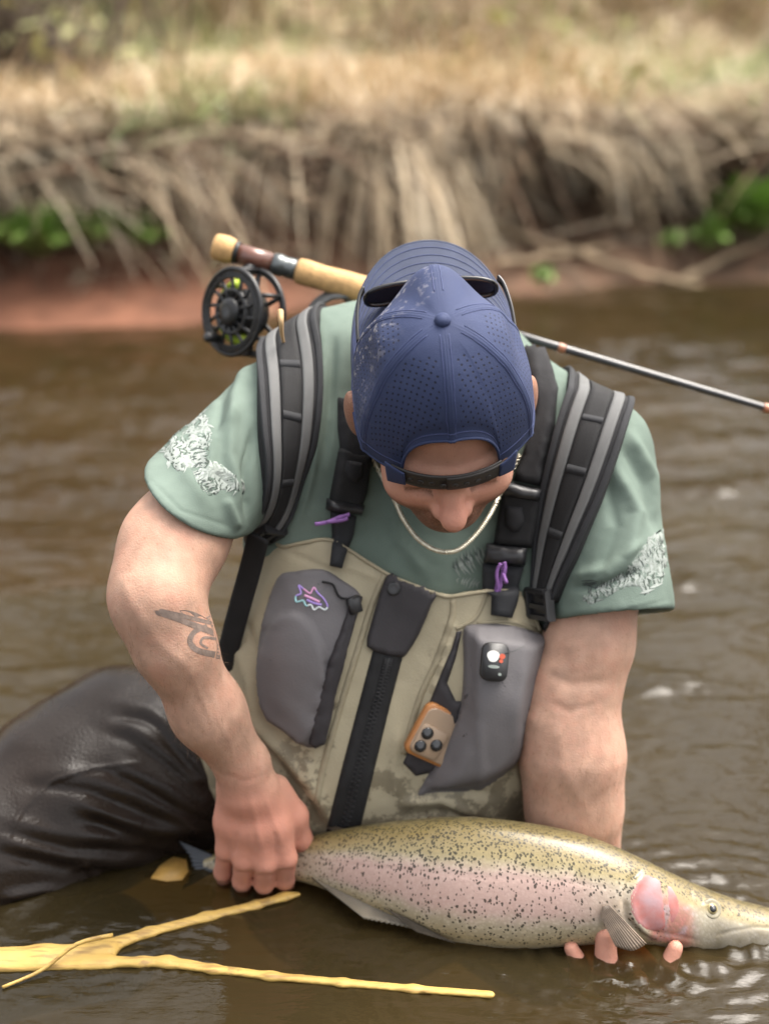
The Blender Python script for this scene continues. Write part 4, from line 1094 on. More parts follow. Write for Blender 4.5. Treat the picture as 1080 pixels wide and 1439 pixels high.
def stripes(c0, c1, wd, n, sl=0.5, th=3.2, taper=0.5):
    out = []; c0 = np.array(c0, float); c1 = np.array(c1, float); T_ = unit(c1 - c0); Nn = np.array([-T_[1], T_[0]])
    for i in range(n):
        f = i / (n - 1); c = c0 + (c1 - c0) * f; w_ = wd * (1 - taper * abs(2 * f - 1)) * random.uniform(0.8, 1.1)
        a = c - Nn * w_ + T_ * sl * w_; b_ = c + Nn * w_ + T_ * sl * w_ * random.uniform(-0.4, 0.6); m_ = c + T_ * random.uniform(-3, 3)
        out.append(np.array([a, m_ - T_ * th * 0.5, b_, m_ + T_ * th * 0.5]))
    return out
rr = random.Random(3)
def spray(cs, n, Lr, wr, spread):
    o_ = []
    for cx, cy, a0 in cs:
        for i in range(n):
            an = a0 + rr.uniform(-spread, spread); o_.append(leafshape((cx + rr.uniform(-5, 5), cy + rr.uniform(-5, 5)), an, rr.uniform(*Lr) * 0.8, rr.uniform(*wr) * 0.7))
    return o_
# image-left sleeve
wh = spray([(262, 590, -0.6), (280, 585, 0.9), (272, 612, 1.3), (245, 618, 2.6), (238, 634, 2.2), (252, 640, 1.6), (282, 612, 0.4), (262, 622, 3.4), (245, 652, 1.2), (235, 648, 0.5), (258, 655, 0.9), (266, 575, 0.3), (288, 600, 1.0), (280, 640, 0.5), (270, 640, 2.0)], 6, (6, 15), (1.2, 2.6), 1.6)
wh += [catmull([(270, 558), (283, 562), (285, 575), (277, 580), (273, 572), (279, 570), (280, 574), (276, 576), (276, 570), (281, 566)], 2, True)]
wh += stripes((268, 602), (288, 660), 13, 11, 0.6, 3.6) + stripes((278, 650), (300, 690), 11, 9, 0.5, 3.4)
dk = stripes((266, 606), (284, 656), 11, 10, 0.6, 2.6) + stripes((272, 640), (296, 690), 14, 11, 0.5, 2.4) + [leafshape((254, 590), -0.2, 14, 2), leafshape((248, 600), 0.5, 16, 2), leafshape((268, 566), 1.8, 14, 2)]
gy = stripes((290, 655), (330, 690), 15, 13, 0.7, 2.8) + spray([(300, 660, 0.3), (312, 668, 0.5)], 7, (10, 24), (0.8, 1.6), 0.8)
# halftone ground of the artwork: grey and white engraving on the green cloth
m_art = mat('engraved_print', (0.124, 0.163, 0.138), 0.85, 0.1, 18, 0.25, 900, 0.2)
g = G(m_art)
wv = g.n('ShaderNodeTexWave'); wv.inputs['Scale'].default_value = 55; wv.inputs['Distortion'].default_value = 9; wv.inputs['Detail'].default_value = 3; wv.inputs['Detail Scale'].default_value = 2.2; g.l(g.obj(), wv.inputs['Vector'])
blot = g.noise(75, detail=4, rough=0.65)
c = g.mix(g.step(blot, 0.40, 0.50), g.color(), (0.205, 0.235, 0.215))
c = g.mix(g.math('MULTIPLY', g.step(wv.outputs['Fac'], 0.55, 0.72), g.step(blot, 0.42, 0.52)), c, (0.29, 0.32, 0.30))
c = g.mix(g.math('MULTIPLY', g.math('SUBTRACT', 1.0, g.step(wv.outputs['Fac'], 0.18, 0.30)), g.step(g.noise(48, detail=3), 0.44, 0.54)), c, (0.055, 0.07, 0.06))
g.setc(c)
patch('sleeve_print', [(262, 562), (282, 556), (290, 580), (300, 610), (296, 640), (316, 655), (340, 672), (344, 692), (318, 690), (292, 698), (276, 684), (268, 660), (250, 664), (236, 650), (226, 634), (236, 612), (246, 590)], BVH_T, -0.0002, 0.0005, m_art, shirt, 5, 3, None, 3)
patch('sleeve_print', [(934, 742), (941, 770), (938, 800), (925, 822), (905, 840), (896, 826), (872, 830), (846, 846), (824, 850), (816, 836), (850, 818), (876, 800), (896, 776), (912, 752)], BVH_T, -0.0002, 0.0005, m_art, shirt, 5, 3, None, 3)
# dark first, white over it
print_mesh('sleeve_print', dk, m_pdark, 0.0003, shirt); print_mesh('sleeve_print', gy, m_pgrey, 0.0004, shirt); print_mesh('sleeve_print', wh, m_print, 0.0005, shirt)
# image-right sleeve
wh = spray([(922, 750, 1.8), (915, 765, 2.5), (905, 778, 2.2), (925, 772, 1.2), (932, 760, 0.8), (900, 795, 2.6), (918, 790, 1.4), (906, 812, 0.3), (925, 808, 2.0), (888, 800, 2.8), (912, 758, 2.0), (930, 785, 1.2), (898, 785, 0.7), (880, 815, 1.0), (935, 745, 1.5)], 6, (5, 12), (1.0, 2.0), 1.6)
wh += stripes((830, 838), (872, 812), 8, 11, 0.6, 3.0) + [leafshape((898, 834), -0.3, 22, 2.0), leafshape((912, 826), -0.35, 20, 2.2)]
dk = stripes((826, 832), (890, 806), 12, 16, 0.6, 2.4) + stripes((880, 812), (935, 758), 12, 12, 0.4, 2.4) + spray([(820, 818, 0.1)], 6, (16, 32), (1, 2), 0.4)
print_mesh('sleeve_print', dk, m_pdark, 0.0003, shirt); print_mesh('sleeve_print', wh, m_print, 0.0005, shirt)
# chest print, half hidden by the braces
print_mesh('chest_print', stripes((640, 800), (676, 780), 20, 9, 0.5, 3.0, 0.3) + stripes((642, 815), (676, 822), 10, 8, 0.5, 2.6), m_pgrey, 0.0012, shirt)
print_mesh('chest_print', stripes((638, 795), (672, 775), 12, 8, 0.2, 1.8, 0.3), m_pdark, 0.0018, shirt)

# tattoos on the inside of the forearm: a feather and a curled band
m_ink = mat('tattoo_ink', (0.20, 0.150, 0.125), 0.5, 0.25, 160)
fe = [leafshape((218 + i * 4.2, 859 + 0.9 * i + 0.02 * i * i), 0.55 + 0.03 * i, 13 + 4 * math.sin(i / 20 * 3.1), 3.0) for i in range(19)]
fe += [leafshape((222 + i * 4.2, 860 + 0.9 * i), -0.35 + 0.03 * i, 10 + 3 * math.sin(i / 17 * 3.1), 2.8) for i in range(17)]
fe += [leafshape((215, 858), 0.17, 50, 2.2), leafshape((252, 858), 0.36, 50, 5.5)]
def band(line, w0, w1):
    L_ = catmull(line, 5); T_ = np.gradient(L_, axis=0); T_ /= np.linalg.norm(T_, axis=1, keepdims=True); N_ = np.stack([-T_[:, 1], T_[:, 0]], 1)
    w_ = np.linspace(w0, w1, len(L_)); o = []
    for i in range(len(L_) - 1): o.append(np.array([L_[i] - N_[i] * w_[i], L_[i + 1] - N_[i + 1] * w_[i + 1], L_[i + 1] + N_[i + 1] * w_[i + 1], L_[i] + N_[i] * w_[i]]))
    return o
fe += band([(291, 880), (273, 888), (267, 902), (278, 914), (302, 920)], 3.2, 4.5) + band([(304, 898), (287, 896), (282, 904), (292, 911)], 2.0, 1.5) + band([(292, 866), (303, 885), (308, 905), (306, 926)], 3.0, 3.0)
tag(print_mesh('tattoo', fe, m_ink, 0.00025, body, BVH_B), 'dark feather and curled band tattoo on the forearm')

# ---- necklace
chain = empty('necklace', 'pale braided chain necklace hanging over the green shirt below the nose', 'necklace')
nc = catmull([(520, 640), (553, 700), (566, 728), (586, 756), (612, 773), (640, 774), (664, 756), (684, 730), (697, 706), (730, 640)], 26)
dn = np.interp(np.arange(len(nc)), [0, 26, len(nc) / 2, len(nc) - 27, len(nc)], [1.66, 1.60, 1.565, 1.60, 1.66])
bz = []
for q, dd in zip(nc, dn):
    p, n = hit(BVH_TW, *q); pd = proj(p)[2]; bz.append(W(q[0], q[1], min(dd, pd - 0.004)))
bz = np.array(bz); Tn = np.gradient(bz, axis=0); Tn /= np.linalg.norm(Tn, axis=1, keepdims=True)
sd_ = np.cross(Tn, -AX_F); m_chain = mat('pale_silver_chain', (0.62, 0.58, 0.46), 0.35, 0.2, 200, metal=0.6)
ph = np.arange(len(bz)) * 1.25
for k in range(2):
    P_ = bz + 0.0016 * (np.cos(ph + math.pi * k)[:, None] * sd_ + np.sin(ph + math.pi * k)[:, None] * np.cross(Tn, sd_))
    tube_obj('chain_strand', catmull(P_, 2), 0.0015, m_chain, chain, 6)

# ---- phone in the pocket
phone = empty('phone', 'smartphone in an orange brown case tucked into the chest pocket', 'phone')
pa, pb = W(570, 1058, 1.605), W(606, 992, 1.600)
BVH_P = bp_
lx = unit(pb - pa); nz_ = unit(camv(0.27, -0.14, 1)); nz_ = unit(nz_ - lx * (nz_ @ lx)); ly = np.cross(lx, nz_)
if ly @ AX_R < 0: ly = -ly
pc_ = (pa + pb) / 2
ph_d, ph_n = hit(BVH_W, 600, 1030); shift_ = (ph_n @ (ph_d - pc_)) 
pc_ = pc_ + (-AX_F) * (proj(pc_)[2] - proj(ph_d)[2] + 0.014)
def rbox(c, X, Y, Z, hw, hl, ht, rad, n=5):
    out = []
    for sx, sy, a0 in ((1, 1, 0), (-1, 1, 90), (-1, -1, 180), (1, -1, 270)):
        for k in range(n + 1):
            a = math.radians(a0 + 90 * k / n); out.append((sx * (hw - rad) + rad * math.cos(a), sy * (hl - rad) + rad * math.sin(a)))
    m_ = len(out); V = []
    for sc, z in ((0.96, -ht), (1, -ht * 0.6), (1, ht * 0.6), (0.96, ht)):
        for a, b_ in out: V.append(c + X * a * sc + Y * b_ * sc + Z * z)
    F = [tuple(range(m_))[::-1], tuple(range(3 * m_, 4 * m_))]
    for l_ in range(3):
        for i in range(m_): F.append((l_ * m_ + i, l_ * m_ + (i + 1) % m_, (l_ + 1) * m_ + (i + 1) % m_, (l_ + 1) * m_ + i))
    return V, F
m_case = mat('orange_brown_case', (0.36, 0.15, 0.045), 0.4, 0.12, 30); m_pback = mat('phone_back', (0.33, 0.235, 0.16), 0.3, 0.08, 30)
m_glass = mat('lens_glass', (0.008, 0.008, 0.010), 0.06, 0.05, 30, spec=0.8)
hw = np.linalg.norm(pb - pa) / 2 + 0.002; hl = 0.050
cc_ = pc_ + ly * (hl - 0.004)
for nm, w2, l2, t2, dz, mm in (('case', hw, hl, 0.005, 0, m_case), ('back_panel', hw - 0.0035, hl - 0.0035, 0.001, 0.0050, m_pback)):
    v__, f__ = rbox(cc_ + nz_ * dz, lx, ly, nz_, w2, l2, t2, 0.009); o_ = mk(nm, v__, f__, mm, phone); fix_normals(o_)
mc = cc_ - ly * (hl - 0.022) - lx * (hw - 0.022)
v__, f__ = rbox(mc + nz_ * 0.0065, lx, ly, nz_, 0.017, 0.017, 0.0015, 0.006); o_ = mk('camera_plate', v__, f__, m_pback, phone); fix_normals(o_)
for dx, dy_ in ((-0.008, -0.008), (0.008, -0.008), (0.0, 0.008)):
    v__, f__ = lathe([(0.006, 0.0068), (0.0095, 0.0068), (0.0102, 0.0058), (0.0098, 0.0)], mc + lx * dx + ly * dy_, nz_, 18); o_ = mk('camera_lens', v__, f__, m_glass, phone); fix_normals(o_)

# ---- badge clipped on the pocket
badge = empty('clip_reel_badge', 'small black retractor badge with white and red print clipped on the right chest pocket', 'badge')
c_, n_ = hit(bp_, 693, 930); X_ = unit(np.cross(camv(0.10, 1, 0), n_)); Y_ = np.cross(n_, X_)
if X_ @ AX_R < 0: X_ = -X_; Y_ = -Y_
if Y_ @ AX_U < 0: Y_ = -Y_
v__, f__ = rbox(c_ + n_ * 0.006, X_, Y_, n_, 0.0145, 0.0205, 0.006, 0.009); o_ = mk('housing', v__, f__, m_plast, badge); fix_normals(o_)
def decal(nm, cx, cy, rx, ry, mm, z, n=16, wob=0.0):
    V = [c_ + n_ * z + X_ * cx + Y_ * cy]; V += [c_ + n_ * z + X_ * (cx + rx * math.cos(a) * (1 + wob * math.sin(3 * a))) + Y_ * (cy + ry * math.sin(a)) for a in np.linspace(0, 2 * math.pi, n, endpoint=False)]
    mk(nm, V, [(0, 1 + i, 1 + (i + 1) % n) for i in range(n)], mm, badge, smooth=False)
m_wht = mat('white_enamel', (0.72, 0.72, 0.68), 0.4, 0.05, 60); m_redp = mat('red_enamel', (0.55, 0.10, 0.05), 0.4, 0.1, 60)
decal('white_print', -0.0025, 0.006, 0.0066, 0.0062, m_wht, 0.0124, wob=0.1); decal('red_print', 0.0070, 0.0065, 0.0032, 0.0030, m_redp, 0.0127)
decal('red_print', 0.0062, 0.0015, 0.0022, 0.0020, m_redp, 0.0127); decal('white_print', -0.001, -0.005, 0.0062, 0.0018, m_pgrey, 0.0124); decal('white_print', 0.006, -0.0125, 0.0018, 0.0016, m_pgrey, 0.0124)
tube_obj('tether', [c_ + n_ * 0.012 + X_ * 0.010 + Y_ * 0.010, c_ + n_ * 0.012 + X_ * 0.02 + Y_ * 0.014, c_ + n_ * 0.008 + X_ * 0.030 + Y_ * 0.020], 0.0005, m_stripe, badge, 5)

# ---- backpack: harness over both shoulders, pack behind
pack = empty('backpack', 'black backpack with grey striped shoulder straps worn by the angler', 'backpack')
BVH_S = bvh_of((TV, TQ), (WV, WQ))
def guide(px_pts, back):
    """strap path: traced points on the chest side, then real points over the shoulder to the pack"""
    P_, N_ = [], []
    for q in catmull(px_pts, 6):
        p, n = hit(BVH_S, *q); P_.append(p); N_.append(n)
    for q in catmull([px_pts_to3(px_pts[-1])] + list(back), 6)[1:]:
        r_ = BVH_S.find_nearest(Vector(q)); P_.append(np.array(r_[0])); n = np.array(r_[1]); N_.append(n)
    P_ = np.array(P_); N_ = np.array(N_)
    for _ in range(24):
        N_[1:-1] = (N_[:-2] + N_[1:-1] * 2 + N_[2:]) / 4; P_[1:-1] = (P_[:-2] + P_[1:-1] * 2 + P_[2:]) / 4
    N_ /= np.linalg.norm(N_, axis=1, keepdims=True)
    keep = [0]
    for i in range(1, len(P_)):
        if np.linalg.norm(P_[i] - P_[keep[-1]]) > 0.004: keep.append(i)
    return P_[keep], N_[keep]
def px_pts_to3(q): return hit(BVH_S, *q)[0]
def shoulder(px_pts, wpx, back, dpt):
    P_, N_ = guide(px_pts, back); n = len(P_)
    u, v, d = proj(P_)
    wd = np.interp(v, [q[1] for q in px_pts][::-1], [w_ * dpt / FPX for w_ in wpx][::-1])
    ribbon('shoulder_strap', P_, N_, wd, 0.011, m_pad, pack, 0.002)
    for s in (-1, 1):
        ribbon('strap_trim', P_, N_, wd * 0.17, 0.0025, m_stripe, pack, 0.0137, s * wd * 0.27)
        ribbon('strap_binding', P_, N_, wd * 0.10, 0.0040, m_dgrey, pack, 0.0105, s * wd * 0.46)
    ribbon('strap_webbing', P_, N_, wd * 0.32, 0.0030, m_black, pack, 0.0138)
    # stitched bar tacks across the webbing
    for f in (0.22, 0.40, 0.58):
        i = int(f * len(px_pts) * 6); i = min(i, n - 2)
        ribbon('bar_tack', P_[i:i + 2], N_[i:i + 2], wd[i] * 0.31, 0.0002, m_dgrey, pack, 0.0172)
    return P_, N_
PL, NL = shoulder([(372, 742), (386, 690), (399, 620), (406, 550), (409, 490), (410, 452)], (44, 72, 86, 90, 92, 92), [W(414, 430, 1.74), W(425, 470, 1.84), W(440, 600, 1.92)], 1.62)
PR, NR = shoulder([(772, 838), (787, 768), (806, 695), (826, 620), (842, 565), (846, 548)], (46, 74, 88, 94, 94, 94), [W(838, 540, 1.72), W(815, 560, 1.82), W(790, 640, 1.92)], 1.62)
# ladder buckles
def buckle(u, v, w_, h_, rot):
    c_, n_ = hit(BVH_S, u, v); a = camv(math.sin(rot), math.cos(rot), 0); Y_ = unit(a - n_ * (a @ n_)); X_ = np.cross(Y_, n_)
    if X_ @ AX_R < 0: X_ = -X_
    s_ = 1.6 / FPX; c_ = c_ + n_ * 0.014
    pr = []
    for t_ in (-1, -0.15, 1): pr.append(box(c_ + Y_ * h_ * s_ * t_, X_ * w_ * s_, Y_ * 0.0032, n_ * 0.0045, 0.2))
    for t_ in (-1, 1): pr.append(box(c_ + X_ * (w_ * s_ + 0.0005) * t_, X_ * 0.0028, Y_ * (h_ * s_ + 0.003), n_ * 0.0052, 0.2))
    pr.append(box(c_ - n_ * 0.004, X_ * w_ * s_ * 0.95, Y_ * h_ * s_, n_ * 0.003, 0.1))
    v__, f__ = merge(*pr); mk('ladder_buckle', v__, f__, m_plast, pack, smooth=False)
buckle(371, 736, 20, 17, -0.5); buckle(772, 846, 24, 19, 0.06)
# webbing running down from the buckles to the pack
wp = [W(364, 752, 1.60), W(352, 800, 1.625), W(338, 850, 1.645), W(325, 900, 1.665), W(316, 945, 1.70), W(330, 985, 1.80)]
wp = catmull(wp, 6); ribbon('lower_webbing', wp, np.tile(unit(camv(-0.35, 0, 1)), (len(wp), 1)), 0.026, 0.0025, m_black, pack)
wp = catmull([W(772, 868, 1.63), W(776, 900, 1.665), W(778, 960, 1.72), W(770, 1000, 1.80)], 6); ribbon('lower_webbing', wp, np.tile(unit(camv(0.5, 0, 1)), (len(wp), 1)), 0.024, 0.0025, m_black, pack)
# the pack itself, against the back
pk = SDF()
pk.chain([(560, 560, 1.95, 110), (560, 800, 1.98, 130), (545, 980, 2.0, 120)], 0.05)
pk.chain([(480, 540, 1.94, 70), (680, 570, 1.94, 70)], 0.05)
PV, PQ = pk.build(0.006); PV = relax(PV, PQ, 2)
mk('pack_body', PV, PQ, m_dgrey, pack)
hl_ = catmull([W(440, 452, 1.80), W(446, 430, 1.80), W(462, 418, 1.80), W(480, 416, 1.80), W(500, 430, 1.82)], 6)
ribbon('haul_loop', hl_, np.tile(unit(camv(-0.2, 0.8, 0.5)), (len(hl_), 1)), 0.022, 0.004, m_stripe, pack)
# a blade of dead grass stuck to the strap
c1, n1 = hit(BVH_S, 396, 455); c2, n2 = hit(BVH_S, 399, 485)
gp = catmull([W(394, 437, proj(c1)[2] - 0.012), W(395, 452, proj(c1)[2] - 0.020), W(396, 470, proj((c1 + c2) / 2)[2] - 0.024), W(400, 486, proj(c2)[2] - 0.022)], 5)
tag(tube_obj('grass_blade', gp, np.linspace(0.0036, 0.0012, len(gp)), mat('dead_grass_blade', (0.45, 0.30, 0.15), 0.7, 0.15, 80), None, 6), 'bit of tan dead grass stuck on top of the left shoulder strap', 'grass blade')

# ================================================================== cap
cap = empty('baseball_cap', 'navy perforated baseball cap worn backwards by the angler', 'cap')
NPH, NS = 432, 120
SEAM = [0.0, 1.047, 2.094, 3.1416, 4.189, 5.236]
OPEN = 0.54
def cap_pt(phi, s, lift=0.0):
    """azimuth from the forehead (0) round the crown; s = 0 at the button, 1 at the rim"""
    phi = np.asarray(phi, float); s = np.asarray(s, float)
    ph = (phi + math.pi) % (2 * math.pi) - math.pi
    back = np.exp(-((np.abs(ph) - math.pi) / 0.42) ** 2)
    a = 1.0 / np.sqrt((np.sin(ph) / 0.0960) ** 2 + (np.cos(ph) / np.where(np.abs(ph) < math.pi / 2, 0.100, 0.101)) ** 2)
    n = 2.2 + 1.4 * back - 0.25 * (np.cos(ph) < 0) * -np.cos(ph)
    hr = 0.000 - 0.005 * np.cos(ph)
    th = np.clip(s, 0, 1.2) * math.pi / 2
    arch = np.where(np.abs(ph) < OPEN, np.sqrt(np.clip(1 - (ph / OPEN) ** 2, 0, 1)), 0)
    smax = 1.0 - 0.30 * arch ** 0.8
    th = th * smax
    r = a * np.sin(th) ** (2 / n); hh = hr + (0.132 - hr) * np.cos(th) ** (2 / n)
    # ridge of the tall front panel, now at the back
    hh = hh + 0.006 * back * np.exp(-((r / a - 0.8) / 0.22) ** 2)
    # panel facets and seams
    dseam = np.min([np.abs((ph - q + math.pi) % (2 * math.pi) - math.pi) for q in SEAM], 0)
    sd = dseam * r
    r = r + 0.0018 * np.exp(-(sd / 0.0024) ** 2) - 0.0016 * np.exp(-(sd / 0.0009) ** 2) + lift
    r = r - 0.0055 * np.sin(np.clip(dseam / 0.5236, 0, 1) * math.pi / 2) * np.sin(th) * (1 - back)
    hh = hh + lift * np.cos(th)
    P_ = HC + h_F * (r * np.cos(ph))[..., None] + h_X * (r * np.sin(ph))[..., None] + h_U * hh[..., None]
    return P_, dseam, sd, th, a
PH, SS = np.meshgrid(np.linspace(0, 2 * math.pi, NPH, endpoint=False), np.linspace(0.004, 1, NS), indexing='ij')
CP, dse, sdist, TH, aa = cap_pt(PH, SS)
# soft dents in the cloth
CPn = CP + (h_U * 0.5)[None, None]
dent = 0.0016 * fbm(CP - HC, 22, 2, 14) * sst(0.15, 0.4, SS)
cen = HC - h_U * 0.02; rad = (CP - cen); rad = rad / np.linalg.norm(rad, axis=-1, keepdims=True)
CP = CP + rad * dent[..., None]
for (pa_, sa_, wa_, am_) in ((4.75, 0.62, 0.16, -0.009), (4.70, 0.46, 0.10, 0.005), (1.75, 0.62, 0.14, -0.007), (1.60, 0.46, 0.10, 0.003), (0.35, 0.93, 0.06, -0.002), (5.9, 0.93, 0.06, -0.002), (0.75, 0.55, 0.2, -0.002)):
    dp = (PH - pa_ + math.pi) % (2 * math.pi) - math.pi
    CP = CP + rad * (am_ * np.exp(-((SS - sa_) / wa_) ** 2 - (dp / 0.40) ** 2))[..., None]
# per-panel cloth coordinates for the perforation
k_ = np.floor(((PH) % (2 * math.pi)) / 1.0472); pc2 = (k_ + 0.5) * 1.0472
arc = 0.135 * TH
uvx = arc * np.sin(PH - pc2) * 0.86; uvy = arc * np.cos(PH - pc2)
phw = (PH + math.pi) % (2 * math.pi) - math.pi
perf = (np.abs(phw) < 2.094) * sst(0.0075, 0.0105, sdist) * sst(0.25, 0.30, SS) * (1 - sst(0.88, 0.93, SS))
perf = perf * np.where(np.abs(phw) < 1.047, 1.0, 1.0)
scuff = np.exp(-(((phw + 1.95) / 0.55) ** 2)) * sst(0.2, 0.5, SS) + 0.35 * np.exp(-(((phw + 2.8) / 0.4) ** 2))
ii = np.arange(NPH * NS).reshape(NPH, NS); nxt = np.roll(ii, -1, 0)
Qc = np.stack([ii[:, :-1], ii[:, 1:], nxt[:, 1:], nxt[:, :-1]], -1).reshape(-1, 4)
m_cap = mat('navy_cap_cloth', (0.029, 0.041, 0.098), 0.72, 0.10, 26, 0.3, 1100, 0.3)
g = G(m_cap)
at = g.attr('wear'); sp = g.n('ShaderNodeSeparateColor'); g.l(at.outputs['Color'], sp.inputs['Color'])
uvn = g.uv(); sc = g.n('ShaderNodeVectorMath', operation='SCALE'); sc.inputs['Scale'].default_value = 1 / 0.0080; g.l(uvn, sc.inputs[0])
fx = g.n('ShaderNodeVectorMath', operation='FRACTION'); g.l(sc.outputs[0], fx.inputs[0])
sb = g.n('ShaderNodeVectorMath', operation='SUBTRACT'); sb.inputs[1].default_value = (0.5, 0.5, 0); g.l(fx.outputs[0], sb.inputs[0])
ln_ = g.n('ShaderNodeVectorMath', operation='LENGTH'); g.l(sb.outputs[0], ln_.inputs[0])
dot = g.math('MULTIPLY', g.math('SUBTRACT', 1.0, g.step(ln_.outputs['Value'], 0.13, 0.20)), g.math('GREATER_THAN', sp.outputs['Red'], 0.6))
sc1 = g.step(g.noise(38, g.mapv(g.obj(), (1, 1, 2.2)), 6, 0.7), 0.50, 0.58)
sc2 = g.step(g.noise(120, detail=3), 0.44, 0.56)
c = g.mix(g.math('MULTIPLY', g.math('MULTIPLY', sc1, sc2), g.math('MULTIPLY', sp.outputs['Green'], 0.75), clamp=True), g.color(), (0.40, 0.38, 0.38))
c = g.mix(g.math('MULTIPLY', g.step(g.noise(16, detail=3), 0.5, 0.75), 0.25), c, (0.055, 0.070, 0.135))
g.setc(g.mix(dot, c, (0.004, 0.005, 0.012)))
hh_ = g.math('MULTIPLY', dot, -1.0); g.bump(hh_, 0.6, 0.001)
crown = mk('crown', CP.reshape(-1, 3), Qc, m_cap, cap, col={'wear': np.stack([perf.ravel(), np.clip(scuff, 0, 1).ravel(), 0 * perf.ravel()], 1)}, uv=np.stack([uvx.ravel(), uvy.ravel()], 1))
md = crown.modifiers.new('cloth', 'SOLIDIFY'); md.thickness = 0.0016; md.offset = -1
# stitch lines beside the seams
m_thread = mat('navy_thread', (0.045, 0.060, 0.15), 0.7, 0.15, 200)
vp, fp = [], []
for sm in SEAM:
    for off_ in (-0.0042, 0.0042):
        s_ = np.linspace(0.12, 0.985, 70)
        r_ = np.linalg.norm(cap_pt(np.full(70, sm), s_)[0] - HC - h_U * ((cap_pt(np.full(70, sm), s_)[0] - HC) @ h_U)[:, None], axis=1)
        pts = cap_pt(sm + off_ / np.maximum(r_, 0.012), s_, 0.0003)[0]
        # follow the dented cloth
        fi = ((sm + off_ / np.maximum(r_, 0.012)) % (2 * math.pi)) / (2 * math.pi) * NPH; si = s_ * (NS - 1)
        pts = CP[np.round(fi).astype(int) % NPH, np.clip(np.round(si).astype(int), 0, NS - 1)] + rad[np.round(fi).astype(int) % NPH, np.clip(np.round(si).astype(int), 0, NS - 1)] * 0.0003
        for _ in range(3): pts[1:-1] = (pts[:-2] + 2 * pts[1:-1] + pts[2:]) / 4
        v__, f__ = tube(pts, 0.00045, 5); vp.append((v__, f__))
v__, f__ = merge(*vp); mk('stitching', v__, f__, m_thread, cap)
# rolled rim tape all round and over the arch
fi = np.arange(NPH); rim = CP[:, -1]; rim = np.vstack([rim, rim[:1]])
v__, f__ = tube(rim, 0.0016, 6, False); mk('rim_tape', v__, f__, m_cap, cap)
v__, f__ = tube(np.vstack([CP[:, -8], CP[:1, -8]]) + np.vstack([rad[:, -8], rad[:1, -8]]) * 0.0002, 0.0005, 5, False); mk('stitching', v__, f__, m_thread, cap)
# button
c_ = HC + h_U * 0.1325; v__, f__ = lathe([(-0.004, 0.0075), (0.000, 0.0080), (0.0025, 0.0070), (0.0045, 0.0045), (0.0052, 0.0)], c_, h_U, 20); o_ = mk('button', v__, f__, m_cap, cap); fix_normals(o_)
# brim with stitch rows, pointing back over the neck
NB, NW = 30, 60
def brim_pt(a, t, lift=0.0):
    """a: -1..1 across, t: 0 at the crown .. 1 at the edge"""
    a = np.asarray(a, float); t = np.asarray(t, float)
    ph = math.pi + a * 1.22
    r0 = 1.0 / np.sqrt((np.sin(ph) / 0.0915) ** 2 + (np.cos(ph) / 0.107) ** 2)
    ext = 0.088 * np.clip(1 - np.abs(a) ** 2.6, 0, 1) ** 0.55
    x = r0 * np.sin(ph); f = r0 * np.cos(ph) - ext * t - 0.004 * t
    x = x * (1 + 0.05 * t * (1 - np.abs(a)))
    u = 0.014 - 1.6 * x ** 2 - 0.004 * t + lift
    return HC + h_F * f[..., None] + h_X * x[..., None] + h_U * u[..., None]
A_, T_ = np.meshgrid(np.linspace(-1, 1, NW), np.linspace(-0.06, 1, NB), indexing='ij')
BP = brim_pt(A_, T_)
ii = np.arange(NW * NB).reshape(NW, NB); Qb = np.stack([ii[:-1, :-1], ii[1:, :-1], ii[1:, 1:], ii[:-1, 1:]], -1).reshape(-1, 4)
m_brim = mat('navy_brim_cloth', (0.044, 0.054, 0.092), 0.75, 0.12, 30, 0.3, 1100, 0.3)
br = mk('brim', BP.reshape(-1, 3), Qb, m_brim, cap); md = br.modifiers.new('board', 'SOLIDIFY'); md.thickness = 0.0032; md.offset = 0
vp = []
for t_ in (0.30, 0.42, 0.54, 0.66, 0.78, 0.90):
    a_ = np.linspace(-0.94, 0.94, 60); vp.append(tube(brim_pt(a_, np.full(60, t_), 0.0018), 0.0005, 5))
v__, f__ = merge(*vp); mk('stitching', v__, f__, m_thread, cap)
e_ = brim_pt(np.linspace(-1, 1, 80), np.full(80, 1.0)); v__, f__ = tube(e_, 0.0022, 6); mk('brim_edge', v__, f__, m_brim, cap)
# snap strap across the opening
m_strap = mat('black_snap_strap', (0.020, 0.017, 0.016), 0.5, 0.15, 60, 0.1, 500)
def strap_pt(ph, dz=0.0, lift=0.0):
    ph = np.asarray(ph, float); rr_ = 1.0 / np.sqrt((np.sin(ph) / 0.0945) ** 2 + (np.cos(ph) / 0.1005) ** 2) + lift
    hz_ = 0.002 + dz + 0.004 * np.cos(ph * 2)
    return HC + h_F * (rr_ * np.cos(ph))[..., None] + h_X * (rr_ * np.sin(ph))[..., None] + h_U * np.broadcast_to(hz_, ph.shape)[..., None]
a_ = np.linspace(-0.62, 0.50, 40); P_ = strap_pt(a_); N_ = np.array([unit(h_F * math.cos(x) + h_X * math.sin(x)) for x in a_])
ribbon('snap_strap', P_, N_, 0.0235, 0.0024, m_strap, cap)
a_ = np.linspace(-0.06, 0.62, 30); P_ = strap_pt(a_, 0.001); N_ = np.array([unit(h_F * math.cos(x) + h_X * math.sin(x)) for x in a_])
ribbon('snap_strap', P_, N_, 0.0205, 0.0022, m_strap, cap, 0.0024)
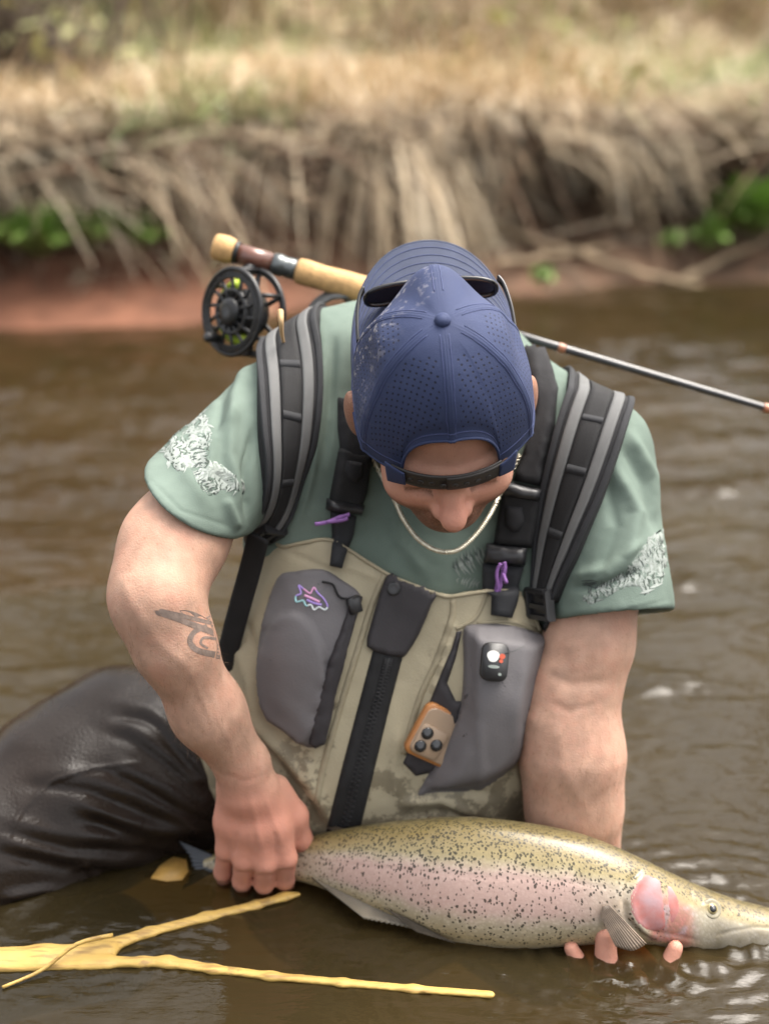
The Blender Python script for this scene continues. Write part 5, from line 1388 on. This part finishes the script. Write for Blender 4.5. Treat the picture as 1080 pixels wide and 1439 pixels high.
for x in np.linspace(-0.42, 0.34, 8):
    p = strap_pt(np.array([x]), 0.0)[0]; nn_ = unit(h_F * math.cos(x) + h_X * math.sin(x))
    lf = 0.0024 if x < -0.10 else 0.0046
    v__, f__ = lathe([(lf, 0.0032), (lf + 0.0010, 0.0030), (lf + 0.0007, 0.0018), (lf + 0.0007, 0.0)], p, nn_, 12); o_ = mk('snap_stud', v__, f__, m_plast, cap); fix_normals(o_)
# cloth tabs that hold the strap ends
for s in (-1, 1):
    a_ = np.linspace(0.46, 0.66, 10) * s; P_ = strap_pt(a_, 0.002, 0.0035); N_ = np.array([unit(h_F * math.cos(x) + h_X * math.sin(x)) for x in a_])
    ribbon('strap_tab', P_, N_, np.linspace(0.020, 0.034, 10), 0.0018, m_cap, cap, 0.001)

# ---- sunglasses resting on the brim
shades = empty('sunglasses', 'black sunglasses resting on the brim behind the cap crown', 'sunglasses')
m_frame = mat('glossy_black_frame', (0.008, 0.008, 0.009), 0.22, 0.1, 60, spec=0.6); m_lens = mat('smoked_lens', (0.010, 0.008, 0.014), 0.08, 0.1, 60, spec=0.8)
for s in (-1, 1):
    xc = s * 0.036
    ring = []
    for a in np.linspace(0, 2 * math.pi, 28, endpoint=False):
        ca, sa = math.cos(a), math.sin(a)
        x = xc + 0.032 * np.sign(ca) * abs(ca) ** 0.7; u = 0.028 + 0.015 * np.sign(sa) * abs(sa) ** 0.75
        ring.append(hp(x, -0.121 + 1.6 * x * x, u))
    ring = np.array(ring); v__, f__ = tube(np.vstack([ring, ring[:2]]), 0.0026, 8, False); mk('rim', v__, f__, m_frame, shades)
    V = [ring.mean(0) - h_F * 0.003] + list(ring); mk('lens', V, [(0, 1 + i, 1 + (i + 1) % 28) for i in range(28)], m_lens, shades)
    ar = catmull([hp(s * 0.068, -0.114, 0.044), hp(s * 0.073, -0.104, 0.043), hp(s * 0.077, -0.080, 0.040), hp(s * 0.078, -0.055, 0.036)], 8)
    ribbon('temple_arm', ar, np.tile(h_X * s, (len(ar), 1)), np.linspace(0.010, 0.006, len(ar)), 0.003, m_frame, shades)
    v__, f__ = lathe([(0, 0.002), (0.0008, 0.0018), (0.001, 0)], hp(s * 0.0765, -0.098, 0.0425), h_X * s, 10); o_ = mk('hinge_screw', v__, f__, mat('steel_screw', (0.6, 0.6, 0.6), 0.3, 0.1, metal=1.0), shades); fix_normals(o_)
tube_obj('bridge', catmull([hp(-0.009, -0.121, 0.042), hp(0, -0.124, 0.046), hp(0.009, -0.121, 0.042)], 5), 0.003, m_frame, shades, 8)
# ================================================================== trout
trout = empty('rainbow_trout', 'large spotted rainbow trout with pink flank held at the water surface', 'fish')
ST = np.array([  # u, v back, v belly, depth, half thickness
    (288, 1204, 1224, 1.728, 0.006), (340, 1188, 1232, 1.712, 0.011), (420, 1178, 1237, 1.688, 0.017), (480, 1165, 1256, 1.662, 0.025), (560, 1154, 1290, 1.630, 0.034),
    (640, 1149, 1322, 1.606, 0.041), (720, 1155, 1331, 1.596, 0.044), (800, 1169, 1326, 1.592, 0.044), (860, 1189, 1322, 1.590, 0.042), (910, 1211, 1325, 1.595, 0.040),
    (955, 1233, 1333, 1.602, 0.038), (1000, 1253, 1340, 1.607, 0.036), (1040, 1267, 1344, 1.610, 0.033), (1074, 1276, 1344, 1.612, 0.030), (1102, 1285, 1338, 1.614, 0.024), (1122, 1300, 1326, 1.615, 0.006)])
NL_, NG = 420, 160
tt = np.linspace(0, 1, NL_)
dst = np.concatenate([[0], np.cumsum(np.hypot(np.diff(ST[:, 0]), 0))]); dst /= dst[-1]
def pch(col):          # smooth interpolation of a column
    c = catmull(np.stack([dst, ST[:, col]], 1), 12); o = np.argsort(c[:, 0]); return np.interp(tt, c[o, 0], c[o, 1])
fu, ft, fb, fd, fw = (pch(i) for i in range(5))
top3 = W(fu, ft, fd); bot3 = W(fu, fb, fd + 0.004); mid3 = (top3 + bot3) / 2
axT = np.gradient(mid3, axis=0); axT /= np.linalg.norm(axT, axis=1, keepdims=True)
upv = (top3 - bot3) / 2; hh2 = np.linalg.norm(upv, axis=1)
out = np.cross(axT, upv / hh2[:, None]); out *= np.sign(-(out @ AX_F))[:, None]      # towards the lens
an = np.linspace(0, 2 * math.pi, NG, endpoint=False)                                   # 0 = back, pi/2 = near flank
ce, se = np.cos(an), np.sin(an)
yy_ = np.sign(ce) * np.abs(ce) ** 0.95; xx_ = np.sign(se) * np.abs(se) ** 0.85
FV = mid3[:, None] + upv[:, None] * yy_[None, :, None] + out[:, None] * (xx_[None, :] * fw[:, None])[..., None]
ii = np.arange(NL_ * NG).reshape(NL_, NG); nx_ = np.roll(ii, -1, 1)
FQ = np.stack([ii[:-1], nx_[:-1], nx_[1:], ii[1:]], -1).reshape(-1, 4)
FVf = FV.reshape(-1, 3); FN = vnormals(FVf, FQ)
if (FN * (FVf - np.repeat(mid3, NG, 0))).sum() < 0: FQ = FQ[:, ::-1]; FN = -FN
GILL = [(902, 1222), (884, 1240), (876, 1266), (881, 1292), (900, 1312), (922, 1322)]
FVf = creases(FVf, FN, [(GILL, 4, -0.0030), ([(x + 9, y + 1) for x, y in GILL], 6, 0.0030), ([(968, 1246), (975, 1275), (966, 1304)], 3, -0.0009),
    ([(1110, 1306), (1060, 1303), (1030, 1308), (1000, 1316)], 2.4, -0.0007),
    ([(940, 1240), (948, 1270), (940, 1300)], 3, -0.0007), ([(915, 1308), (950, 1315), (980, 1322)], 3, -0.0012),
    ([(982, 1278), (1000, 1266), (1018, 1276)], 4, 0.0010), ([(420, 1207), (620, 1228), (800, 1240), (880, 1252)], 2, -0.0004),
    ([(1035, 1284), (1041, 1300)], 3, -0.0006)])
sL = np.concatenate([[0], np.cumsum(np.linalg.norm(np.diff(mid3, axis=0), axis=1))])
ang = np.where(an > math.pi, 2 * math.pi - an, an) / math.pi                          # 0 back .. 1 belly
girth = (hh2 + fw) * 1.35
fuv = np.stack([np.repeat(sL, NG), (ang[None] * girth[:, None]).ravel()], 1)
fco = np.stack([np.repeat(sL / sL[-1], NG), np.tile(ang, NL_), np.zeros(NL_ * NG)], 1)
m_fish = mat('trout_skin', (0.46, 0.42, 0.33), 0.36, 0.10, 40, 0.10, 500, 0.45, coat=0.12)
g = G(m_fish)
at = g.attr('fish'); sp = g.n('ShaderNodeSeparateColor'); g.l(at.outputs['Color'], sp.inputs['Color'])
along, rnd_ = sp.outputs['Red'], sp.outputs['Green']
jit = g.math('MULTIPLY_ADD', g.noise(34, detail=3), 0.10, -0.05)
A = g.math('ADD', rnd_, jit)
cr = g.n('ShaderNodeValToRGB'); g.l(A, cr.inputs[0])
els = cr.color_ramp.elements
els[0].position = 0.0; els[0].color = (0.085, 0.068, 0.024, 1); els[1].position = 1.0; els[1].color = (0.52, 0.50, 0.44, 1)
for p_, c_ in ((0.20, (0.185, 0.138, 0.048, 1)), (0.32, (0.33, 0.27, 0.135, 1)), (0.40, (0.50, 0.455, 0.35, 1)), (0.62, (0.53, 0.465, 0.36, 1)), (0.78, (0.46, 0.36, 0.20, 1)), (0.90, (0.50, 0.43, 0.30, 1))):
    e = els.new(p_); e.color = c_
c = cr.outputs['Color']
# pink flank band and gill plate
band = g.math('MULTIPLY', g.math('MULTIPLY', g.step(A, 0.33, 0.43), g.math('SUBTRACT', 1.0, g.step(A, 0.56, 0.68))), g.math('MULTIPLY', g.step(along, 0.17, 0.30), g.math('SUBTRACT', 1.0, g.step(along, 0.60, 0.74))))
gd = g.math('MULTIPLY', g.math('MULTIPLY', g.step(along, 0.728, 0.742), g.math('SUBTRACT', 1.0, g.step(along, 0.79, 0.83))), g.math('MULTIPLY', g.step(A, 0.30, 0.40), g.math('SUBTRACT', 1.0, g.step(A, 0.72, 0.82))))
pk_ = g.mix(g.step(g.noise(60, detail=3), 0.4, 0.62), (0.46, 0.16, 0.14), (0.42, 0.29, 0.33))
c = g.mix(g.math('MULTIPLY', gd, 0.85), c, pk_)
snout = g.step(along, 0.80, 0.87)
c = g.mix(g.math('MULTIPLY', snout, g.math('MULTIPLY', g.step(A, 0.25, 0.45), 0.85)), c, g.mix(g.step(g.noise(70, detail=4), 0.4, 0.65), (0.24, 0.22, 0.185), (0.125, 0.108, 0.08)))
# scales
uvn = g.uv()
vs_ = g.n('ShaderNodeTexVoronoi'); vs_.inputs['Scale'].default_value = 330; g.l(g.mapv(uvn, (0.8, 1, 1)), vs_.inputs['Vector'])
c = g.mix(g.math('MULTIPLY', g.step(vs_.outputs['Distance'], 0.22, 0.6), 0.30), c, (0.20, 0.165, 0.095))
c = g.mix(g.math('MULTIPLY', g.step(g.noise(55, detail=5, rough=0.7), 0.45, 0.7), 0.30), c, (0.24, 0.19, 0.10))
c = g.mix(g.math('MULTIPLY', band, 0.62), c, (0.56, 0.34, 0.325))
# black spots, two sizes, thick on the back and thin on the flank
def spots(scale, thr, dens_lo, dens_hi, seed):
    w_ = g.n('ShaderNodeVectorMath', operation='ADD'); w_.inputs[1].default_value = (seed, seed * 0.7, 0)
    nz = g.n('ShaderNodeTexNoise'); nz.inputs['Scale'].default_value = 240; g.l(uvn, nz.inputs['Vector'])
    mxv = g.n('ShaderNodeVectorMath', operation='MULTIPLY_ADD'); g.l(nz.outputs['Color'], mxv.inputs[0]); mxv.inputs[1].default_value = (0.003, 0.003, 0); g.l(uvn, mxv.inputs[2])
    g.l(mxv.outputs[0], w_.inputs[0])
    v1 = g.n('ShaderNodeTexVoronoi'); v1.inputs['Scale'].default_value = scale; g.l(w_.outputs[0], v1.inputs['Vector'])
    sc_ = g.n('ShaderNodeSeparateColor'); g.l(v1.outputs['Color'], sc_.inputs['Color'])
    prob = g.n('ShaderNodeMapRange'); g.l(rnd_, prob.inputs['Value']); prob.inputs['From Min'].default_value = 0.22; prob.inputs['From Max'].default_value = 0.50
    prob.inputs['To Min'].default_value = dens_lo; prob.inputs['To Max'].default_value = dens_hi
    on = g.math('LESS_THAN', sc_.outputs['Red'], prob.outputs['Result'])
    rad_ = g.math('MULTIPLY_ADD', sc_.outputs['Green'], thr * 0.6, thr * 0.6)
    m_ = g.math('SUBTRACT', 1.0, g.step(g.math('SUBTRACT', v1.outputs['Distance'], rad_), -0.05, 0.06))
    return g.math('MULTIPLY', m_, on)
s1 = spots(265, 0.32, 0.95, 0.34, 0.0); s2 = spots(215, 0.26, 0.75, 0.30, 3.1); s3 = spots(360, 0.34, 0.92, 0.22, 7.7)
sm_ = g.math('MAXIMUM', g.math('MAXIMUM', s1, s2), s3)
fade_ = g.math('MULTIPLY', g.math('SUBTRACT', 1.0, g.step(rnd_, 0.80, 0.92)), g.math('SUBTRACT', 1.0, g.math('MULTIPLY', g.step(along, 0.74, 0.78), g.step(rnd_, 0.25, 0.35))))
g.setc(g.mix(g.math('MULTIPLY', g.math('MULTIPLY', sm_, fade_), 0.88), c, (0.018, 0.016, 0.010)))
g.bump(vs_.outputs['Distance'], 0.12, 0.001)
fbody = mk('body', FVf, FQ, m_fish, trout, col={'fish': fco}, uv=fuv)
FB = bvh_of((FVf, FQ))
# eye
m_eye = mat('trout_eye_gold', (0.33, 0.27, 0.13), 0.15, 0.2, 200, spec=0.7); m_pup = mat('trout_pupil', (0.004, 0.004, 0.005), 0.05, 0.1, spec=0.9); m_ering = mat('trout_eye_ring', (0.24, 0.215, 0.15), 0.45, 0.2, 90)
c_, n_ = hit(FB, 1000, 1277); n_ = unit(n_ + 0.4 * -AX_F)
for nm, prof, mm in (('eye_socket', [(-0.001, 0.0110), (0.0004, 0.0104), (0.0009, 0.0090), (0.0006, 0.0075), (0.0, 0.0)], m_ering), ('eye', [(-0.001, 0.0062), (0.0010, 0.0058), (0.0020, 0.0046), (0.0026, 0.0030), (0.0028, 0.0)], m_eye), ('pupil', [(0.0012, 0.0044), (0.0028, 0.0038), (0.0035, 0.0020), (0.0036, 0.0)], m_pup)):
    v__, f__ = lathe(prof, c_, n_, 22); o_ = mk(nm, v__, f__, mm, trout); fix_normals(o_)
# gill cover plate
go = [(902, 1226), (925, 1232), (950, 1250), (957, 1275), (950, 1296), (930, 1310), (905, 1309), (886, 1294), (880, 1268), (888, 1243)]
m_gill = mat('pink_gill_cover', (0.55, 0.27, 0.27), 0.34, 0.15, 45, 0.1, 300, coat=0.1)
g = G(m_gill); z_ = g.noise(70, detail=4)
g.setc(g.mix(g.step(g.noise(26, detail=4), 0.42, 0.70), g.mix(g.step(z_, 0.3, 0.75), (0.42, 0.13, 0.11), (0.40, 0.19, 0.18)), (0.36, 0.24, 0.26)))
patch('gill_cover', go, FB, -0.0008, 0.0011, m_gill, trout, 4, 10, lambda u, v, e: -0.0012 * np.exp(-((u - 935 - (v - 1270) * 0.12) / 3.0) ** 2), 3)
# fins
def fin(nm, base, tipl, mm, parent, nr=14, nl=12, th=0.0016, rip=0.0014):
    B_ = catmull(np.array([W(*q) for q in base]), nr); T_ = catmull(np.array([W(*q) for q in tipl]), nr)
    n = min(len(B_), len(T_)); m_ = 60
    f = lambda C: np.stack([np.interp(np.linspace(0, 1, m_), np.linspace(0, 1, len(C)), C[:, j]) for j in range(3)], 1)
    B_, T_ = f(B_), f(T_); s_ = np.linspace(0, 1, nl)
    G_ = B_[:, None] * (1 - s_)[None, :, None] + T_[:, None] * s_[None, :, None]
    nrm = np.cross(G_[-1, -1] - G_[0, 0], G_[0, -1] - G_[-1, 0]); nrm = unit(nrm); nrm = nrm if nrm @ AX_F < 0 else -nrm
    rp = rip * np.sin(np.arange(m_) * 2 * math.pi / 5)[:, None] * np.linspace(0.3, 1, nl)[None]
    tk = th * (1 - 0.7 * s_)[None]
    Fr = G_ + nrm * (rp + tk)[..., None]; Bk = G_ + nrm * (rp - tk)[..., None]
    V = np.concatenate([Fr.reshape(-1, 3), Bk.reshape(-1, 3)]); N = m_ * nl; ii = np.arange(N).reshape(m_, nl)
    q1 = np.stack([ii[:-1, :-1], ii[1:, :-1], ii[1:, 1:], ii[:-1, 1:]], -1).reshape(-1, 4); q2 = q1[:, ::-1] + N
    ed = np.concatenate([ii[:, 0], ii[-1, 1:], ii[::-1, -1][1:], ii[0, ::-1][1:]]); q3 = np.stack([ed[:-1], ed[1:], ed[1:] + N, ed[:-1] + N], 1)
    o = mk(nm, V, np.concatenate([q1, q2, q3]), mm, parent); fix_normals(o); return o
m_fin = mat('olive_fin', (0.13, 0.105, 0.075), 0.35, 0.25, 40, 0.1, 300); m_fin2 = mat('pale_fin', (0.19, 0.165, 0.125), 0.35, 0.25, 40, 0.1, 300); m_fin3 = mat('brown_pectoral_fin', (0.20, 0.15, 0.11), 0.35, 0.3, 60, 0.1, 300); m_tail = mat('slate_tail_fin', (0.055, 0.062, 0.074), 0.3, 0.3, 40, 0.1, 300)
fin('pectoral_fin', [(843, 1288, 1.547), (846, 1274, 1.546), (856, 1272, 1.545)], [(864, 1330, 1.542), (888, 1336, 1.540), (908, 1326, 1.542)], m_fin3, trout, rip=0.0006)
fin('pelvic_fin', [(540, 1276, 1.606), (575, 1292, 1.596)], [(585, 1310, 1.588), (640, 1326, 1.576)], m_fin, trout)
fin('anal_fin', [(436, 1232, 1.664), (500, 1258, 1.640)], [(510, 1290, 1.606), (580, 1304, 1.600)], m_fin2, trout)
fin('caudal_fin', [(300, 1202, 1.722), (300, 1226, 1.722)], [(252, 1182, 1.735), (270, 1214, 1.730), (256, 1250, 1.728)], m_tail, trout)
fin('adipose_fin', [(470, 1168, 1.668), (485, 1165, 1.662)], [(458, 1164, 1.672), (470, 1160, 1.670)], m_fin, trout)
fin('dorsal_fin', [(612, 1153, 1.622), (690, 1154, 1.606)], [(600, 1149, 1.640), (668, 1149, 1.626)], m_fin, trout)

# ================================================================== floating wood
m_wood = mat('peeled_yellow_wood', (0.47, 0.31, 0.085), 0.5, 0.15, 12, 0.3, 120, 0.4)
g = G(m_wood)
streak = g.noise(1.0, g.mapv(g.obj(), (25, 220, 220)), 4)
g.setc(g.mix(g.math('MULTIPLY', g.step(streak, 0.48, 0.70), 0.75), g.color(), (0.22, 0.125, 0.04)))
g.setc(g.mix(g.math('MULTIPLY', g.step(g.noise(30, detail=5, rough=0.7), 0.58, 0.68), 0.6), g.color(), (0.17, 0.10, 0.045)))
def wpt(u, v, lift=0.004): return W(u, v, dwater(v)) + np.array([0, 0, lift])
fk = SDF()
def wchain(pts, k=0.006):
    P_ = [wpt(u, v, 0.002) for u, v, r in pts]; r_ = [r * dwater(v) / FPX for u, v, r in pts]
    for i in range(len(P_) - 1): fk.cone(P_[i], P_[i + 1], r_[i], r_[i + 1], k, flat=np.array([0, 0, 1.0]), s=0.55)
wchain([(-60, 1352, 22), (60, 1347, 21), (150, 1338, 17)], 0.01)
wchain([(140, 1336, 14), (210, 1312, 9), (290, 1291, 9), (360, 1274, 8), (400, 1262, 8), (418, 1259, 5)])
wchain([(120, 1354, 13), (200, 1354, 9), (236, 1354, 11), (300, 1364, 8), (380, 1374, 8), (480, 1383, 7.5), (580, 1392, 7), (688, 1400, 7)])
wchain([(0, 1360, 12), (150, 1356, 10)])
KV, KQ = fk.build(0.0016); KN = vnormals(KV, KQ)
KV = KV + KN * (0.0006 * fbm(KV * np.array([1, 3, 3]), 60, 3, 3))[:, None]
tag(mk('forked_branch', KV, KQ, m_wood), 'peeled yellow forked branch floating below the trout tail', 'branch')
tw_ = catmull([wpt(4, 1391, 0.003), wpt(60, 1370, 0.006), wpt(110, 1352, 0.022), wpt(160, 1337, 0.020)], 5)
tag(tube_obj('thin_twig', tw_, np.linspace(0.0018, 0.0025, len(tw_)), m_wood, None, 7), 'thin yellow twig lying across the thick end of the forked branch', 'twig')
# dead leaf by the knee
lv = [wpt(*q, z) for q, z in zip([(212, 1236), (224, 1220), (244, 1211), (262, 1214), (265, 1226), (256, 1238), (234, 1240)], (0.002, 0.003, 0.007, 0.006, 0.003, 0.002, 0.002))]
cen = np.mean(lv, 0) + np.array([0, 0, 0.000]); V = [cen] + lv + [cen - (0, 0, 0.0015)] + [p - np.array([0, 0, 0.0015]) for p in lv]; k = len(lv)
F = [(0, 1 + i, 1 + (i + 1) % k) for i in range(k)] + [(k + 1, k + 2 + (i + 1) % k, k + 2 + i) for i in range(k)] + [(1 + (i + 1) % k, 1 + i, k + 2 + i, k + 2 + (i + 1) % k) for i in range(k)]
o_ = mk('dead_leaf', V, F, mat('yellow_dead_leaf', (0.34, 0.20, 0.05), 0.5, 0.3, 60)); fix_normals(o_)
tag(o_, 'yellow dead leaf on the water between the knee and the trout tail', 'leaf')

# ================================================================== fly rod and reel
rod = empty('fly_rod', 'fly rod with cork grip and black reel lying behind the neck', 'fishing rod')
RA, RB = W(300, 345.5, 1.80), W(1300, 639.5, 1.80)
rd = unit(RB - RA); Ltot = np.linalg.norm(RB - RA)
def rp_(u): return (u - 300) / (1300 - 300) * Ltot
s_ = 1.80 / FPX
m_cork = mat('cork', (0.50, 0.30, 0.125), 0.75, 0.2, 90, 0.35, 260); g = G(m_cork)
g.setc(g.mix(g.step(g.noise(170, detail=4, rough=0.7), 0.60, 0.72), g.color(), (0.20, 0.10, 0.04)))
m_rose = mat('reddish_wood_insert', (0.13, 0.055, 0.038), 0.22, 0.25, 50, coat=0.5); m_metal = mat('dark_anodised_metal', (0.13, 0.14, 0.14), 0.3, 0.1, 60, metal=0.8)
m_reel = mat('black_anodised_reel', (0.012, 0.012, 0.013), 0.35, 0.15, 60, 0.05, 300); m_lime = mat('lime_fly_line', (0.42, 0.56, 0.04), 0.5, 0.2, 200); m_blank = mat('grey_rod_blank', (0.030, 0.030, 0.032), 0.25, 0.1, 60, coat=0.6)
def rlathe(nm, prof, mm, par=None, sides=22):
    v__, f__ = lathe([(rp_(u), r * s_) for u, r in prof], RA, rd, sides); o = mk(nm, v__, f__, mm, par or rod); fix_normals(o); return o
rlathe('fighting_butt', [(300, 0), (300, 15), (303, 18.5), (318, 19.5), (327, 17.5), (331, 14)], m_cork)
rlathe('butt_ring', [(329, 0), (329, 16), (335, 16), (335, 0)], m_reel)
rlathe('reel_seat', [(334, 0), (334, 14.5), (384, 14), (384, 0)], m_rose)
rlathe('locking_ring', [(383, 0), (383, 15), (392, 16), (398, 15), (399, 14), (404, 14.5), (410, 15), (417, 14.5), (417, 0)], m_metal)
rlathe('cork_grip', [(416, 0), (416, 14), (419, 18), (430, 18.5), (455, 17.5), (480, 19), (510, 19.5), (545, 17), (575, 11), (590, 8)], m_cork)
rlathe('rod_blank', [(588, 0), (588, 7.2), (800, 5.8), (1300, 4.6), (2400, 2.0), (2400, 0)], m_blank)
for u in (784, 1072):
    rlathe('thread_wrap', [(u, 0), (u, 6.4), (u + 2, 6.8), (u + 8, 6.6), (u + 10, 6.0), (u + 10, 0)], mat('copper_wrap', (0.36, 0.14, 0.07), 0.35, 0.2, 100, coat=0.4))
gc = RA + rd * rp_(1085) - camv(0, 1, 0) * 0.010
# reel, hung under the seat
reel = bpy.data.objects.new('fly_reel', None); COL.objects.link(reel); reel.parent = rod
rax = unit(camv(-0.68, -0.06, 0.73)); rc = W(326, 438, 1.775)
ry_ = unit(AX_U - rax * (AX_U @ rax)); rx_ = np.cross(ry_, rax)
def rl(prof, nm, mm, sides=40):
    v__, f__ = lathe(prof, rc, rax, sides); o = mk(nm, v__, f__, mm, reel); fix_normals(o); return o
Rr = 60 * 1.775 / FPX
def circ(r, z, n=64, t0=0, t1=2 * math.pi): return np.array([rc + rax * z + r * (math.cos(a) * rx_ + math.sin(a) * ry_) for a in np.linspace(t0, t1, n)])
def hoop(nm, r, z, w_, mm, flat=None):
    V, F = tube(circ(r, z), w_, 8, False); mk(nm, V, F, mm, reel)
hoop('spool_rim', Rr, 0.0, 0.0032, m_reel); hoop('spool_rim', Rr * 0.90, 0.001, 0.0018, m_reel); hoop('frame_ring', Rr * 1.01, -0.036, 0.0030, m_reel); hoop('frame_ring', Rr * 0.92, -0.036, 0.0018, m_reel)
V, F = tube(circ(Rr * 0.66, -0.012, 40, 1.6, 4.9), 0.0062, 8); mk('line_backing', V, F, m_lime, reel)
rl([(-0.034, 0.0), (-0.034, Rr * 0.55), (-0.010, Rr * 0.55), (-0.010, 0.0)], 'spool_drum', m_reel)
rl([(-0.034, Rr * 0.30), (0.002, Rr * 0.34), (0.006, Rr * 0.33), (0.009, Rr * 0.26), (0.010, Rr * 0.16), (0.0085, 0.0)], 'spool_hub', m_reel)
for k in range(14):
    a = 2 * math.pi * k / 14
    d1 = math.cos(a) * rx_ + math.sin(a) * ry_; a2 = a + 0.22; d2 = math.cos(a2) * rx_ + math.sin(a2) * ry_
    tube_obj('spool_spoke', [rc + d1 * Rr * 0.32 + rax * 0.002, rc + (d1 + d2) / 2 * Rr * 0.65, rc + d2 * Rr * 0.98], [0.0034, 0.0022, 0.0024], m_reel, reel, 7)
hoop('spool_web', Rr * 0.50, 0.0005, 0.0032, m_reel); hoop('spool_web', Rr * 0.83, 0.0005, 0.0024, m_reel)
for k in range(6):
    a = 2 * math.pi * k / 6 + 0.3; d1 = math.cos(a) * rx_ + math.sin(a) * ry_
    tube_obj('frame_post', [rc + d1 * Rr * 1.0 - rax * 0.036, rc + d1 * Rr * 1.0 - rax * 0.004], 0.0026, m_reel, reel, 8)
    tube_obj('frame_spoke', [rc - rax * 0.036, rc + d1 * Rr - rax * 0.036], 0.003, m_reel, reel, 7)
ht = RA + rd * rp_(362) - AX_U * 0.010
tube_obj('reel_foot', [rc + ry_ * Rr * 0.95 - rax * 0.02, (rc + ry_ * Rr * 1.05 - rax * 0.02) * 0.5 + ht * 0.5, ht], [0.006, 0.005, 0.006], m_reel, reel, 10)
hp0 = rc + (-0.5 * rx_ - 0.6 * ry_) * Rr * 0.95
v__, f__ = lathe([(0, 0.004), (0.004, 0.0055), (0.018, 0.0065), (0.022, 0.005), (0.023, 0)], hp0, rax, 16); o_ = mk('reel_handle', v__, f__, m_reel, reel); fix_normals(o_)
